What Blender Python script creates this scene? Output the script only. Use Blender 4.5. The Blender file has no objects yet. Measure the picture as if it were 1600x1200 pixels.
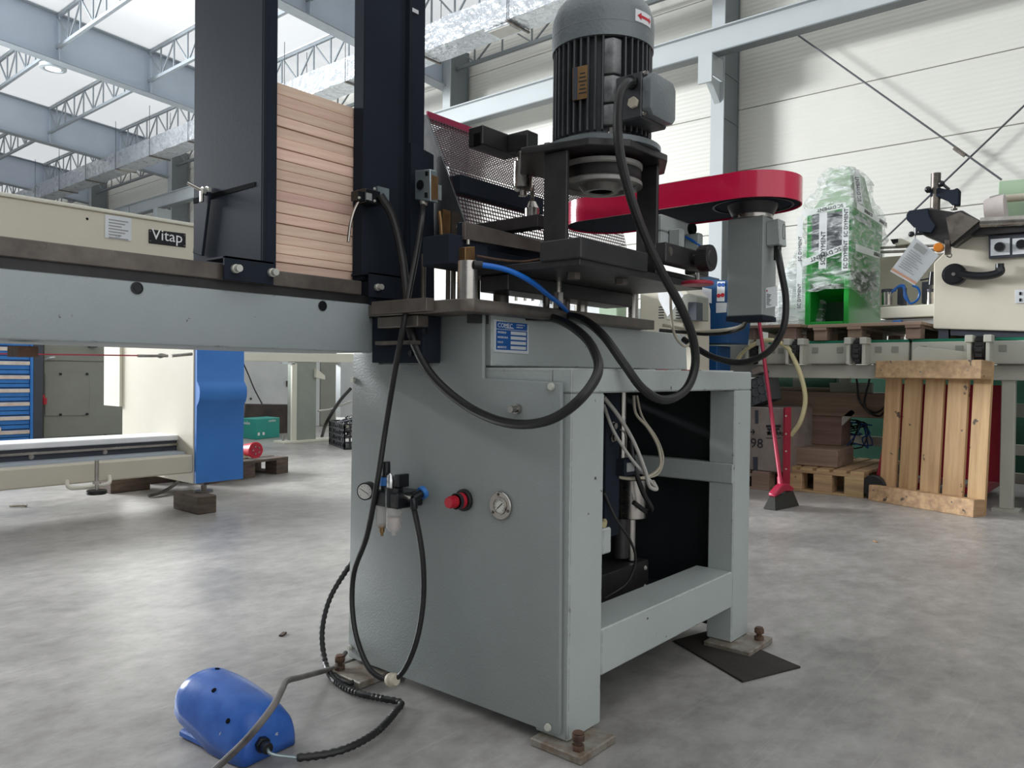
import bpy, bmesh, math, random
from math import radians as R, pi as PI
from mathutils import Vector as V, Matrix as M
random.seed(4)
S = bpy.context.scene
COL = S.collection

# ---------------------------------------------------------------- camera, sky, light
cam = bpy.data.objects.new('camera', bpy.data.cameras.new('camera'))
COL.objects.link(cam)
cam.data.sensor_width = 36.0
cam.data.lens = 36.0 * 1202 / 1600
cam.data.clip_start = 0.02
cam.matrix_world = M(((0.645170, 0.002543, -0.764034, 0.0), (-0.763952, 0.017195, -0.645044, 0.0), (0.011497, 0.999849, 0.013036, 0.9), (0, 0, 0, 1)))
S.camera = cam
w = bpy.data.worlds.new('daylight'); S.world = w; w.use_nodes = True
w.node_tree.nodes['Background'].inputs[0].default_value = (0.97, 0.985, 1.0, 1)
w.node_tree.nodes['Background'].inputs[1].default_value = 1.0
S.view_settings.view_transform = 'Standard'
S.view_settings.look = 'None'
S.view_settings.gamma = 1.0
S.view_settings.exposure = 0.22
S.view_settings.use_curve_mapping = False

def area(name, loc, target, sx, sy, power, col=(1, 1, 1)):
    l = bpy.data.lights.new(name, 'AREA'); l.shape = 'RECTANGLE'
    l.size = sx; l.size_y = sy; l.energy = power; l.color = col
    o = bpy.data.objects.new(name, l); COL.objects.link(o)
    o.location = loc
    o.rotation_euler = (V(target) - V(loc)).to_track_quat('-Z', 'Y').to_euler()
    return o
area('window_light_left', (-2.6, 21.0, 6.2), (1.5, 1.5, 0.6), 6.0, 2.6, 5600, (0.95, 0.98, 1.0))

# ---------------------------------------------------------------- helpers
def lin(c):
    return tuple((x / 255 / 12.92) if x <= 10 else ((x / 255 + .055) / 1.055) ** 2.4 for x in c) + (1,)

MATS = {}
def mat(name, c, rough=.5, metal=0., c2=None, scale=6., stretch=(1, 1, 1), bump=0., bscale=60., rvar=.0, spec=.5, vary=0., chips=None, coat=0., bdist=.004):
    m = bpy.data.materials.new(name); m.use_nodes = True
    nt = m.node_tree; b = nt.nodes['Principled BSDF']
    N = nt.nodes.new; K = nt.links.new
    b.inputs['Roughness'].default_value = rough
    b.inputs['Metallic'].default_value = metal
    b.inputs['Specular IOR Level'].default_value = spec
    b.inputs['Coat Weight'].default_value = coat
    tc = N('ShaderNodeTexCoord'); mp = N('ShaderNodeMapping'); mp.inputs['Scale'].default_value = stretch
    K(tc.outputs['Object'], mp.inputs['Vector'])
    col = None
    nz = N('ShaderNodeTexNoise'); nz.inputs['Scale'].default_value = scale; nz.inputs['Detail'].default_value = 6
    nz.inputs['Roughness'].default_value = .62
    K(mp.outputs[0], nz.inputs['Vector'])
    if c2 is None: c2 = tuple(max(0, x * .93) for x in c)
    rp = N('ShaderNodeValToRGB'); rp.color_ramp.elements[0].position = .32; rp.color_ramp.elements[1].position = .68
    rp.color_ramp.elements[0].color = lin(c2); rp.color_ramp.elements[1].color = lin(c)
    K(nz.outputs['Fac'], rp.inputs[0]); col = rp.outputs[0]
    if vary:
        oi = N('ShaderNodeObjectInfo'); hs = N('ShaderNodeHueSaturation')
        mr = N('ShaderNodeMapRange'); mr.inputs[3].default_value = 1 - vary; mr.inputs[4].default_value = 1 + vary
        K(oi.outputs['Random'], mr.inputs[0]); K(mr.outputs[0], hs.inputs['Value'])
        m2 = N('ShaderNodeMath'); m2.operation = 'MULTIPLY'; m2.inputs[1].default_value = 7.31
        fr = N('ShaderNodeMath'); fr.operation = 'FRACT'; K(oi.outputs['Random'], m2.inputs[0]); K(m2.outputs[0], fr.inputs[0])
        mh = N('ShaderNodeMapRange'); mh.inputs[3].default_value = .5 - vary * .10; mh.inputs[4].default_value = .5 + vary * .08
        K(fr.outputs[0], mh.inputs[0]); K(mh.outputs[0], hs.inputs['Hue'])
        K(col, hs.inputs['Color']); col = hs.outputs[0]
    if chips:
        n2 = N('ShaderNodeTexNoise'); n2.inputs['Scale'].default_value = chips[1]; n2.inputs['Detail'].default_value = 4
        K(tc.outputs['Object'], n2.inputs['Vector'])
        r2 = N('ShaderNodeValToRGB'); r2.color_ramp.elements[0].position = chips[2]; r2.color_ramp.elements[1].position = chips[2] + .02
        r2.color_ramp.elements[0].color = (0, 0, 0, 1); r2.color_ramp.elements[1].color = (1, 1, 1, 1)
        K(n2.outputs['Fac'], r2.inputs[0])
        mx = N('ShaderNodeMix'); mx.data_type = 'RGBA'; K(r2.outputs[0], mx.inputs['Factor'])
        K(col, mx.inputs['A']); mx.inputs['B'].default_value = lin(chips[0]); col = mx.outputs['Result']
    K(col, b.inputs['Base Color'])
    if rvar:
        mr = N('ShaderNodeMapRange'); mr.inputs[3].default_value = rough - rvar; mr.inputs[4].default_value = rough + rvar
        K(nz.outputs['Fac'], mr.inputs[0]); K(mr.outputs[0], b.inputs['Roughness'])
    if bump:
        n3 = N('ShaderNodeTexNoise'); n3.inputs['Scale'].default_value = bscale; n3.inputs['Detail'].default_value = 3
        K(mp.outputs[0], n3.inputs['Vector'])
        bp = N('ShaderNodeBump'); bp.inputs['Strength'].default_value = bump; bp.inputs['Distance'].default_value = bdist
        K(n3.outputs['Fac'], bp.inputs['Height']); K(bp.outputs[0], b.inputs['Normal'])
    MATS[name] = m
    return m

def woodmat(name, c, c2, axis, scale=14., vary=.10, rough=.62, dirt=None):
    st = [18, 18, 18]; st['xyz'.index(axis)] = 1.1
    m = mat(name, c, rough, 0, c2, scale=scale / 9, stretch=tuple(st), bump=.12, bscale=3, vary=vary, chips=dirt)
    return m

class MB:
    def __init__(s): s.bm = bmesh.new()
    def add(s, verts, faces):
        vs = [s.bm.verts.new(v) for v in verts]
        for f in faces:
            try: s.bm.faces.new([vs[i] for i in f])
            except ValueError: pass
        return vs
    def box(s, x0, x1, y0, y1, z0, z1):
        x0, x1 = sorted((x0, x1)); y0, y1 = sorted((y0, y1)); z0, z1 = sorted((z0, z1))
        s.add([(x0,y0,z0),(x1,y0,z0),(x1,y1,z0),(x0,y1,z0),(x0,y0,z1),(x1,y0,z1),(x1,y1,z1),(x0,y1,z1)],
              [(0,3,2,1),(4,5,6,7),(0,1,5,4),(1,2,6,5),(2,3,7,6),(3,0,4,7)]); return s
    def obox(s, c, sz, ex, ey):
        ex = V(ex).normalized(); ey = (V(ey) - ex * ex.dot(V(ey))).normalized(); ez = ex.cross(ey); c = V(c)
        p = [c + ex*(a*sz[0]/2) + ey*(b*sz[1]/2) + ez*(d*sz[2]/2) for d in (-1,1) for a, b in ((-1,-1),(1,-1),(1,1),(-1,1))]
        s.add(p, [(0,3,2,1),(4,5,6,7),(0,1,5,4),(1,2,6,5),(2,3,7,6),(3,0,4,7)]); return s
    def bar(s, a, b, wd, ht=None, up=(0,0,1)):
        a = V(a); b = V(b); d = b - a; up = V(up)
        if abs(d.normalized().dot(up)) > .99: up = V((1,0,0))
        side = d.cross(up).normalized()
        return s.obox((a+b)/2, (d.length, wd, ht or wd), d, side)
    def cyl(s, a, b, r, n=16, r2=None):
        a = V(a); b = V(b); d = (b-a).normalized(); r2 = r if r2 is None else r2
        u = d.orthogonal().normalized(); v = d.cross(u)
        p = []
        for c, q in ((a, r), (b, r2)):
            p += [c + u*(q*math.cos(2*PI*i/n)) + v*(q*math.sin(2*PI*i/n)) for i in range(n)]
        s.add(p, [(i, (i+1)%n, n+(i+1)%n, n+i) for i in range(n)] + [tuple(range(n-1,-1,-1)), tuple(range(n, 2*n))]); return s
    def lathe(s, o, ax, prof, n=32, cap=True):
        o = V(o); d = V(ax).normalized(); u = d.orthogonal().normalized(); v = d.cross(u); p = []; k = len(prof)
        for r, h in prof:
            p += [o + d*h + u*(r*math.cos(2*PI*i/n)) + v*(r*math.sin(2*PI*i/n)) for i in range(n)]
        f = [(j*n+i, j*n+(i+1)%n, (j+1)*n+(i+1)%n, (j+1)*n+i) for j in range(k-1) for i in range(n)]
        if cap: f += [tuple(range(n-1,-1,-1)), tuple((k-1)*n+i for i in range(n))]
        s.add(p, f); return s
    def tube(s, pts, r, n=8, sm=5, ridge=0., pitch=.008):
        P = [V(p) for p in pts]
        if sm > 1 and len(P) > 2:
            Q = []; E = [P[0]*2-P[1]] + P + [P[-1]*2-P[-2]]
            for i in range(1, len(E)-2):
                p0, p1, p2, p3 = E[i-1:i+3]
                # centripetal Catmull-Rom, so that close points do not overshoot
                t0 = 0.; t1 = t0 + max(1e-4, (p1-p0).length)**.5; t2 = t1 + max(1e-4, (p2-p1).length)**.5; t3 = t2 + max(1e-4, (p3-p2).length)**.5
                for j in range(sm):
                    t = t1 + (t2-t1)*j/sm
                    a1 = p0*((t1-t)/(t1-t0)) + p1*((t-t0)/(t1-t0)); a2 = p1*((t2-t)/(t2-t1)) + p2*((t-t1)/(t2-t1)); a3 = p2*((t3-t)/(t3-t2)) + p3*((t-t2)/(t3-t2))
                    b1 = a1*((t2-t)/(t2-t0)) + a2*((t-t0)/(t2-t0)); b2 = a2*((t3-t)/(t3-t1)) + a3*((t-t1)/(t3-t1))
                    Q.append(b1*((t2-t)/(t2-t1)) + b2*((t-t1)/(t2-t1)))
            P = Q + [P[-1]]
        if ridge:
            Q = []; 
            for a, b in zip(P, P[1:]):
                k = max(1, int((b-a).length / (pitch/2)))
                Q += [a.lerp(b, i/k) for i in range(k)]
            P = Q + [P[-1]]
        up = (P[1]-P[0]).orthogonal().normalized(); vs = []; k = len(P)
        for i, p in enumerate(P):
            d = (P[min(i+1,k-1)] - P[max(i-1,0)]).normalized()
            up = (up - d*up.dot(d)).normalized(); sd = d.cross(up)
            q = r + (ridge if i % 2 else 0)
            vs += [p + up*(q*math.cos(2*PI*j/n)) + sd*(q*math.sin(2*PI*j/n)) for j in range(n)]
        s.add(vs, [(i*n+j, i*n+(j+1)%n, (i+1)*n+(j+1)%n, (i+1)*n+j) for i in range(k-1) for j in range(n)]
              + [tuple(range(n-1,-1,-1)), tuple((k-1)*n+j for j in range(n))]); return s
    def prism(s, pts, vec):
        vec = V(vec); n = len(pts); a = [V(p) for p in pts]
        s.add(a + [p+vec for p in a], [tuple(range(n-1,-1,-1)), tuple(range(n, 2*n))] + [(i, (i+1)%n, n+(i+1)%n, n+i) for i in range(n)]); return s
    def sph(s, c, r, n=12, sq=(1,1,1)):
        m = M.Translation(V(c)) @ M.Diagonal((r*sq[0], r*sq[1], r*sq[2], 1))
        bmesh.ops.create_uvsphere(s.bm, u_segments=n, v_segments=max(4, n*2//3), radius=1, matrix=m); return s
    def text(s, txt, size, o, ex, ey, depth=.0006, align='LEFT'):
        cu = bpy.data.curves.new('lettering', 'FONT'); cu.body = txt; cu.size = size; cu.extrude = depth; cu.align_x = align; cu.resolution_u = 2
        ob = bpy.data.objects.new('lettering', cu); COL.objects.link(ob)
        me = bpy.data.meshes.new_from_object(ob.evaluated_get(bpy.context.evaluated_depsgraph_get()))
        ex = V(ex).normalized(); ey = V(ey).normalized(); ez = ex.cross(ey)
        mt = M((ex, ey, ez)).transposed().to_4x4(); mt.translation = V(o)
        me.transform(mt); s.bm.from_mesh(me)
        bpy.data.objects.remove(ob); bpy.data.curves.remove(cu); bpy.data.meshes.remove(me); return s
    def xf(s, m): bmesh.ops.transform(s.bm, matrix=m, verts=s.bm.verts); return s
    def to(s, name, m, parent=None, bev=0., seg=1, ang=35, label=None, kind=None, weld=False):
        bm = s.bm
        if weld: bmesh.ops.remove_doubles(bm, verts=bm.verts, dist=1e-5)
        bmesh.ops.recalc_face_normals(bm, faces=bm.faces)
        if bev:
            ed = [e for e in bm.edges if len(e.link_faces) == 2 and e.calc_face_angle(0) > R(30)]
            bmesh.ops.bevel(bm, geom=ed, offset=bev, offset_type='OFFSET', segments=seg, profile=.5, affect='EDGES', clamp_overlap=True)
        for e in bm.edges: e.smooth = not (len(e.link_faces) == 2 and e.calc_face_angle(0) > R(ang))
        for f in bm.faces: f.smooth = True
        org = root_of(parent)
        if org: bmesh.ops.translate(bm, vec=-V(org['at']), verts=bm.verts)
        me = bpy.data.meshes.new(name); bm.to_mesh(me); bm.free()
        me.materials.append(MATS[m] if isinstance(m, str) else m)
        o = bpy.data.objects.new(name, me); COL.objects.link(o)
        if parent: o.parent = parent
        if label: o['label'] = label
        if kind: o['kind'] = kind
        return o

def root_of(o):
    while o is not None and o.parent is not None: o = o.parent
    return o if (o is not None and 'at' in o) else None

def thing(name, label, cat, at, group=None, kind=None):
    o = bpy.data.objects.new(name, None); COL.objects.link(o); o.empty_display_size = .1
    o.location = at; o['at'] = list(at)
    if label: o['label'] = label
    if cat: o['category'] = cat
    if group: o['group'] = group
    if kind: o['kind'] = kind
    return o

def tag(o, label, cat, group=None):
    o['label'] = label; o['category'] = cat
    if group: o['group'] = group
    return o

def centre(o):
    """move the origin of a one-mesh thing to the middle of its base"""
    vs = [v.co for v in o.data.vertices]
    c = V(((min(v.x for v in vs)+max(v.x for v in vs))/2, (min(v.y for v in vs)+max(v.y for v in vs))/2, min(v.z for v in vs)))
    o.data.transform(M.Translation(-c)); o.location = c
    return o

def dup(o, parent=None, off=None):
    c = o.copy(); COL.objects.link(c)
    if parent: c.parent = parent
    if off is not None: c.location = o.location + V(off)
    for ch in o.children: dup(ch, c)
    return c

def structure(o): o['kind'] = 'structure'; return o

# ---------------------------------------------------------------- materials
mat('paint_grey', (176,184,181), .42, 0, (168,176,173), scale=4, bump=.22, bscale=150, chips=((62,58,54), 26, .735))
mat('paint_panel', (150,157,155), .44, 0, (143,150,148), scale=3, bump=.25, bscale=190)
mat('beam_grey', (170,178,180), .46, 0, (162,171,172), scale=4, bump=.24, bscale=150, chips=((50,48,46), 20, .76))
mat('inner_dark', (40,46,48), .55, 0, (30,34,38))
mat('black_paint', (46,51,60), .6, 0, (41,46,54), scale=3, bump=.05, bscale=80, spec=.012)
mat('black_gloss', (20,22,26), .32)
mat('dark_steel', (124,116,108), .42, .5, (88,82,77), scale=9, rvar=.12, bump=.06, bscale=60)
mat('black_steel', (66,64,64), .40, .35, (46,46,48), scale=10, rvar=.12, bump=.05)
mat('bright_steel', (190,186,180), .26, 1., (160,155,148), scale=12, rvar=.08)
mat('zinc', (172,186,190), .32, .7, (150,165,170))
mat('zinc_screw', (226,226,216), .28, .45)
mat('brass', (176,140,96), .35, .8, (130,100,70), scale=20)
mat('rusty', (112,84,66), .7, .3, (70,56,50), scale=30, bump=.3, bscale=60)
mat('rust_plate', (146,146,138), .55, .1, (108,88,70), scale=22, bump=.2, bscale=60)
mat('motor_grey', (120,127,130), .36, .1, (112,119,122), scale=4, bump=.35, bscale=110)
mat('fin_dark', (84,86,88), .32, .25, (64,66,68), scale=14, bump=.1)
mat('pulley_iron', (170,168,162), .40, .35, (136,134,129), scale=16, rvar=.1)
mat('lug_grey', (138,140,140), .34, .2, (84,86,88), scale=26)
mat('rubber', (28,28,30), .5, 0, (24,24,26))
mat('hose_black', (26,27,29), .42, 0, (38,36,34), scale=30)
mat('hose_grey', (128,124,120), .5, 0, (70,68,66), scale=9)
mat('cable_cream', (205,196,176), .5)
mat('cable_white', (196,192,186), .45)
mat('cable_yellow', (206,196,150), .45)
mat('blue_tube', (14,112,214), .28)
mat('red_guard', (216,28,76), .22, 0, (210,26,72), coat=.5)
mat('red_mesh', (58,12,28), .5, .1)  # guard magenta darkened, its backlit shade put into the colour
mat('mesh_edge', (160,24,70), .4)
mat('red_plastic', (196,34,54), .4)
mat('red_paint', (172,34,62), .4, 0, (160,28,54))
mat('blue_plate', (0,84,160), .3)
mat('alu', (226,230,233), .35, .2)
mat('white_print', (238,240,242), .5)
mat('dark_print', (40,40,44), .5)
mat('grey_print', (150,150,150), .5)
mat('red_print', (205,32,52), .5)
mat('blue_print', (20,80,160), .5)
mat('pedal_blue', (58,110,194), .30, 0, (38,84,168), scale=14, rvar=.08, bump=.05, chips=((176,184,196), 22, .70))
mat('gauge_face', (232,230,222), .4)
mat('chrome', (225,225,225), .12, 1.)
mat('cream', (206,200,184), .45, 0, (199,193,177), scale=2, chips=((120,110,96), 30, .76))
mat('cream_clean', (222,220,206), .42, 0, (215,212,198), scale=2)
mat('cover_blue', (62,128,206), .45, 0, (54,118,196), scale=4)
mat('cabinet_green', (142,144,134), .5, 0, (134,136,126), scale=3)
mat('drawer_blue', (56,130,206), .45, 0, (46,116,192))
mat('drawer_label', (226,216,204), .6, 0, (206,186,172), scale=9)
mat('slate', (66,70,80), .5)
mat('teal', (14,150,138), .45, 0, (10,140,128))
mat('soot', (74,62,56), .7, 0, (44,38,36), scale=4)
mat('offwhite', (206,208,206), .45, 0, (186,190,192), scale=2)
mat('leg_green', (150,158,148), .45, 0, (144,152,142))
mat('old_wood', (104,90,78), .75, 0, (66,56,50), scale=8, stretch=(1,1,5), bump=.3, bscale=20, vary=.12)
mat('conveyor_grey', (186,186,174), .45, 0, (176,176,164), scale=3)
mat('belt_green', (0,112,84), .5, 0, (0,98,72))
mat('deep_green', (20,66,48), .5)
mat('pale_green', (164,186,158), .5, 0, (158,180,152))
mat('machine_green', (26,150,52), .32, 0, (20,136,46), scale=4)
mat('machine_green_dark', (8,70,26), .45)
mat('dark_hollow', (22,23,24), .9, spec=.02)
mat('blue_machine', (20,74,124), .4, 0, (16,64,110))
mat('paper', (228,230,232), .5)
mat('orange', (226,134,40), .4)
mat('pink_white', (220,208,204), .5)
mat('cardboard', (150,138,130), .75, 0, (128,116,110), scale=9)
mat('crate_grey', (96,98,100), .55)
mat('crate_black', (38,40,44), .5)
mat('broom_red', (170,26,62), .4)
mat('bristle', (54,54,48), .8, 0, (34,34,32), scale=40, stretch=(6,6,1), bump=.4, bscale=50)
mat('mat_rubber', (52,46,42), .8, 0, (38,34,32), scale=12, bump=.3)
mat('steel_blue', (176,186,198), .5, 0, (168,178,190), scale=1)
mat('truss_grey', (146,154,160), .5)
mat('column_grey', (112,118,120), .5, 0, (106,112,114), scale=1)
mat('girder_grey', (176,182,184), .45, 0, (170,176,178), scale=1)
mat('roof_strip', (236,238,238), .6, 0, (230,232,232), scale=.5)
mat('foil', (212,216,220), .30, .55, bdist=.05, c2=(186,191,196), scale=5, rvar=.12, bump=1.0, bscale=7)
mat('grille', (186,184,178), .5)
mat('lamp_ring', (176,184,190), .5)
mat('blocker_grey', (128,130,132), .6)
mat('rod', (92,96,100), .4, .6)
woodmat('board_ash', (246,214,194), (206,160,136), 'x', vary=.15)
woodmat('pallet_wood', (214,178,132), (176,138,98), 'z', scale=10, vary=.05, dirt=((92,76,62), 11, .69))
woodmat('pallet_wood_side', (206,172,128), (150,120,90), 'y', scale=10, vary=.10, dirt=((86,72,60), 12, .66))
woodmat('pallet_wood_grey', (158,134,116), (120,98,84), 'y', scale=9, vary=.16)

m = mat('wall_panel', (218,217,209), .40, 0, (213,212,204), scale=.6)
nt = m.node_tree; N = nt.nodes.new; K = nt.links.new
tc = N('ShaderNodeTexCoord'); sx = N('ShaderNodeSeparateXYZ'); K(tc.outputs['Object'], sx.inputs[0])
mu = N('ShaderNodeMath'); mu.operation = 'MULTIPLY'; mu.inputs[1].default_value = 2*PI/.075; K(sx.outputs['Z'], mu.inputs[0])
si = N('ShaderNodeMath'); si.operation = 'SINE'; K(mu.outputs[0], si.inputs[0])
bp = N('ShaderNodeBump'); bp.inputs['Strength'].default_value = .35; bp.inputs['Distance'].default_value = .004
K(si.outputs[0], bp.inputs['Height']); K(bp.outputs[0], nt.nodes['Principled BSDF'].inputs['Normal'])

# floor: worn power-floated concrete
m = mat('concrete', (188,185,182), .35, 0, (136,134,132), scale=.9, bump=.05, bscale=40, rvar=.10)
nt = m.node_tree; N = nt.nodes.new; K = nt.links.new; bs = nt.nodes['Principled BSDF']
tc = N('ShaderNodeTexCoord')
base = bs.inputs['Base Color'].links[0].from_socket
n1 = N('ShaderNodeTexNoise'); n1.inputs['Scale'].default_value = 9; n1.inputs['Detail'].default_value = 8; n1.inputs['Roughness'].default_value = .7
mp = N('ShaderNodeMapping'); mp.inputs['Scale'].default_value = (1, 1.4, 1); mp.inputs['Rotation'].default_value = (0, 0, .9)
K(tc.outputs['Object'], mp.inputs[0]); K(mp.outputs[0], n1.inputs['Vector'])
r1 = N('ShaderNodeValToRGB'); r1.color_ramp.elements[0].position = .3; r1.color_ramp.elements[1].position = .72
r1.color_ramp.elements[0].color = (.66,.65,.64,1); r1.color_ramp.elements[1].color = (1.14,1.13,1.12,1); K(n1.outputs['Fac'], r1.inputs[0])
mx = N('ShaderNodeMix'); mx.data_type = 'RGBA'; mx.blend_type = 'MULTIPLY'; mx.inputs['Factor'].default_value = 1
K(base, mx.inputs['A']); K(r1.outputs[0], mx.inputs['B'])
cur = mx.outputs['Result']
for rot, sc in ((.4, 2.3), (1.9, 3.1), (2.7, 1.7)):
    n2 = N('ShaderNodeTexNoise'); n2.inputs['Scale'].default_value = sc; n2.inputs['Detail'].default_value = 1
    mp2 = N('ShaderNodeMapping'); mp2.inputs['Rotation'].default_value = (0, 0, rot); mp2.inputs['Scale'].default_value = (.25, 9, 1); mp2.inputs['Location'].default_value = (rot*3, 1, 0)
    K(tc.outputs['Object'], mp2.inputs[0]); K(mp2.outputs[0], n2.inputs['Vector'])
    r2 = N('ShaderNodeValToRGB'); e = r2.color_ramp.elements; e[0].position = .497; e[1].position = .503
    e[0].color = (0,0,0,1); e[1].color = (0,0,0,1); q = r2.color_ramp.elements.new(.5); q.color = (.13,.13,.13,1)
    K(n2.outputs['Fac'], r2.inputs[0])
    mx = N('ShaderNodeMix'); mx.data_type = 'RGBA'; mx.blend_type = 'MIX'; K(r2.outputs[0], mx.inputs['Factor'])
    K(cur, mx.inputs['A']); mx.inputs['B'].default_value = lin((196,194,190)); cur = mx.outputs['Result']
K(cur, bs.inputs['Base Color'])

def clear(name, col, alpha, rough=.1, bump=0., bscale=8.):
    m = bpy.data.materials.new(name); m.use_nodes = True; nt = m.node_tree; nt.nodes.clear()
    N = nt.nodes.new; K = nt.links.new
    out = N('ShaderNodeOutputMaterial'); mx = N('ShaderNodeMixShader'); tr = N('ShaderNodeBsdfTransparent'); pr = N('ShaderNodeBsdfPrincipled')
    pr.inputs['Base Color'].default_value = lin(col); pr.inputs['Roughness'].default_value = rough
    pr.inputs['Specular IOR Level'].default_value = .8
    tr.inputs[0].default_value = (.97,.98,.98,1)
    K(tr.outputs[0], mx.inputs[1]); K(pr.outputs[0], mx.inputs[2]); K(mx.outputs[0], out.inputs[0])
    mx.inputs[0].default_value = alpha
    if bump:
        tc = N('ShaderNodeTexCoord'); mp = N('ShaderNodeMapping'); mp.inputs['Rotation'].default_value = (.5, .6, .3); mp.inputs['Scale'].default_value = (1, 1, 3.2)
        nz = N('ShaderNodeTexNoise'); nz.inputs['Scale'].default_value = bscale; nz.inputs['Detail'].default_value = 5; nz.inputs['Distortion'].default_value = .6
        K(tc.outputs['Object'], mp.inputs[0]); K(mp.outputs[0], nz.inputs['Vector'])
        bp = N('ShaderNodeBump'); bp.inputs['Strength'].default_value = bump; bp.inputs['Distance'].default_value = .05
        K(nz.outputs['Fac'], bp.inputs['Height']); K(bp.outputs[0], pr.inputs['Normal'])
        r = N('ShaderNodeValToRGB'); r.color_ramp.elements[0].position = .42; r.color_ramp.elements[1].position = .66
        r.color_ramp.elements[0].color = (alpha*.4,)*3 + (1,); r.color_ramp.elements[1].color = (min(1, alpha*3.4),)*3 + (1,)
        K(nz.outputs['Fac'], r.inputs[0]); K(r.outputs[0], mx.inputs[0])
    MATS[name] = m
# paint worn off along the sharp edges of the stand
for nm in ('paint_grey', 'beam_grey'):
    nt = MATS[nm].node_tree; N = nt.nodes.new; K = nt.links.new; bs = nt.nodes['Principled BSDF']
    bv = N('ShaderNodeBevel'); bv.samples = 4; bv.inputs['Radius'].default_value = .007
    ge = N('ShaderNodeNewGeometry'); dt_ = N('ShaderNodeVectorMath'); dt_.operation = 'DOT_PRODUCT'
    K(bv.outputs[0], dt_.inputs[0]); K(ge.outputs['Normal'], dt_.inputs[1])
    tc = N('ShaderNodeTexCoord'); nz = N('ShaderNodeTexNoise'); nz.inputs['Scale'].default_value = 38; nz.inputs['Detail'].default_value = 4
    K(tc.outputs['Object'], nz.inputs['Vector'])
    sb = N('ShaderNodeMath'); sb.operation = 'SUBTRACT'; K(nz.outputs['Fac'], sb.inputs[0]); K(dt_.outputs['Value'], sb.inputs[1])
    rp = N('ShaderNodeValToRGB'); rp.color_ramp.elements[0].position = .0; rp.color_ramp.elements[1].position = .03
    ad_ = N('ShaderNodeMath'); ad_.operation = 'ADD'; ad_.inputs[1].default_value = .275; K(sb.outputs[0], ad_.inputs[0]); K(ad_.outputs[0], rp.inputs[0])
    rp.color_ramp.elements[0].color = (0,0,0,1); rp.color_ramp.elements[1].color = (1,1,1,1)
    mx = N('ShaderNodeMix'); mx.data_type = 'RGBA'; K(rp.outputs[0], mx.inputs['Factor'])
    K(bs.inputs['Base Color'].links[0].from_socket, mx.inputs['A']); mx.inputs['B'].default_value = lin((74,66,60)); K(mx.outputs['Result'], bs.inputs['Base Color'])

clear('bowl_clear', (232,226,220), .34, .08)
clear('wrap_film', (238,241,241), .20, .16, bump=1.0, bscale=9)
clear('tape_clear', (240,242,242), .55, .3)
clear('sleeve_clear', (232,234,238), .16, .12)
rm = bpy.data.materials.new('roof_white'); rm.use_nodes = True; nt = rm.node_tree; nt.nodes.clear()
N = nt.nodes.new; K = nt.links.new
out = N('ShaderNodeOutputMaterial'); ad = N('ShaderNodeMixShader'); df = N('ShaderNodeBsdfDiffuse'); tl = N('ShaderNodeBsdfTranslucent')
nz = N('ShaderNodeTexNoise'); nz.inputs['Scale'].default_value = .6; rp = N('ShaderNodeValToRGB')
rp.color_ramp.elements[0].color = (.86,.88,.90,1); rp.color_ramp.elements[1].color = (.96,.97,.97,1); K(nz.outputs['Fac'], rp.inputs[0])
K(rp.outputs[0], df.inputs[0]); K(rp.outputs[0], tl.inputs[0])
ad.inputs[0].default_value = .54; K(df.outputs[0], ad.inputs[1]); K(tl.outputs[0], ad.inputs[2]); K(ad.outputs[0], out.inputs[0])
MATS['roof_white'] = rm
lm = bpy.data.materials.new('lamp_face'); lm.use_nodes = True
lm.node_tree.nodes['Principled BSDF'].inputs['Emission Color'].default_value = (1, 1, 1, 1)
lm.node_tree.nodes['Principled BSDF'].inputs['Emission Strength'].default_value = .5
MATS['lamp_face'] = lm

# ---------------------------------------------------------------- the hall
structure(MB().box(-14, 14, -14, 60, -.2, 0).to('floor', 'concrete'))
WX = 12.70; ROW = 1.05; BAY = 6.4; Y0 = 5.745
structure(MB().box(-5.9, -5.7, -4, 60, 0, 8.9).to('light_block_left', 'blocker_grey'))  # unseen wall added to block low sky from the left
structure(MB().box(3.2, 13, -4.3, -4.1, 0, 8.9).to('light_block_near', 'blocker_grey'))  # unseen partial wall added to dim the floor on the right
wall = structure(MB().box(WX+.05, WX+.2, -14, 60, 0, 8.8).to('wall_right', 'wall_panel'))
proto = None
for k in range(-3, 8):
    for r in range(9):
        z = .25 + ROW*(r-1)
        if r == 0: continue
        if proto is None:
            b = MB().box(-.06, 0, -BAY/2+.006, BAY/2-.006, .006, ROW-.006); proto = b.to('wall_panel', 'wall_panel', wall, bev=.006); o = proto
        else:
            o = proto.copy(); COL.objects.link(o)
        o.location = (WX+.06, Y0 + BAY*(k+.5), z)
def zl(x): return 7.42 - .073*(x - 9.75)          # underside of the sloping roof beams
# roof sheeting, translucency added to brighten the hall: one sheet per bay, white joint strips between the sheets
ang = math.atan(.073)
XS = [-5.5 + 2*i for i in range(10)]
b = MB()
for x in XS[1:-1]: b.prism([(x-.03, -2.4, zl(x-.03)+1.03), (x+.03, -2.4, zl(x+.03)+1.03), (x+.03, -2.4, zl(x+.03)+1.06), (x-.03, -2.4, zl(x-.03)+1.06)], (0, 62, 0))
ceil = structure(b.to('ceiling', 'roof_strip'))
proto = None
for x in XS[:-1]:
    for k in range(-1, 8):
        if proto is None:
            b = MB(); b.add([(-1, -BAY/2, 0), (1, -BAY/2, 0), (1, BAY/2, 0), (-1, BAY/2, 0)], [(0,1,2,3)])
            o = proto = b.to('roof_panel', 'roof_white', ceil)
        else:
            o = proto.copy(); COL.objects.link(o)
        o.location = (x+1, Y0+BAY*(k+.5), zl(x+1)+1.055); o.rotation_euler = (0, ang, 0)
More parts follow.
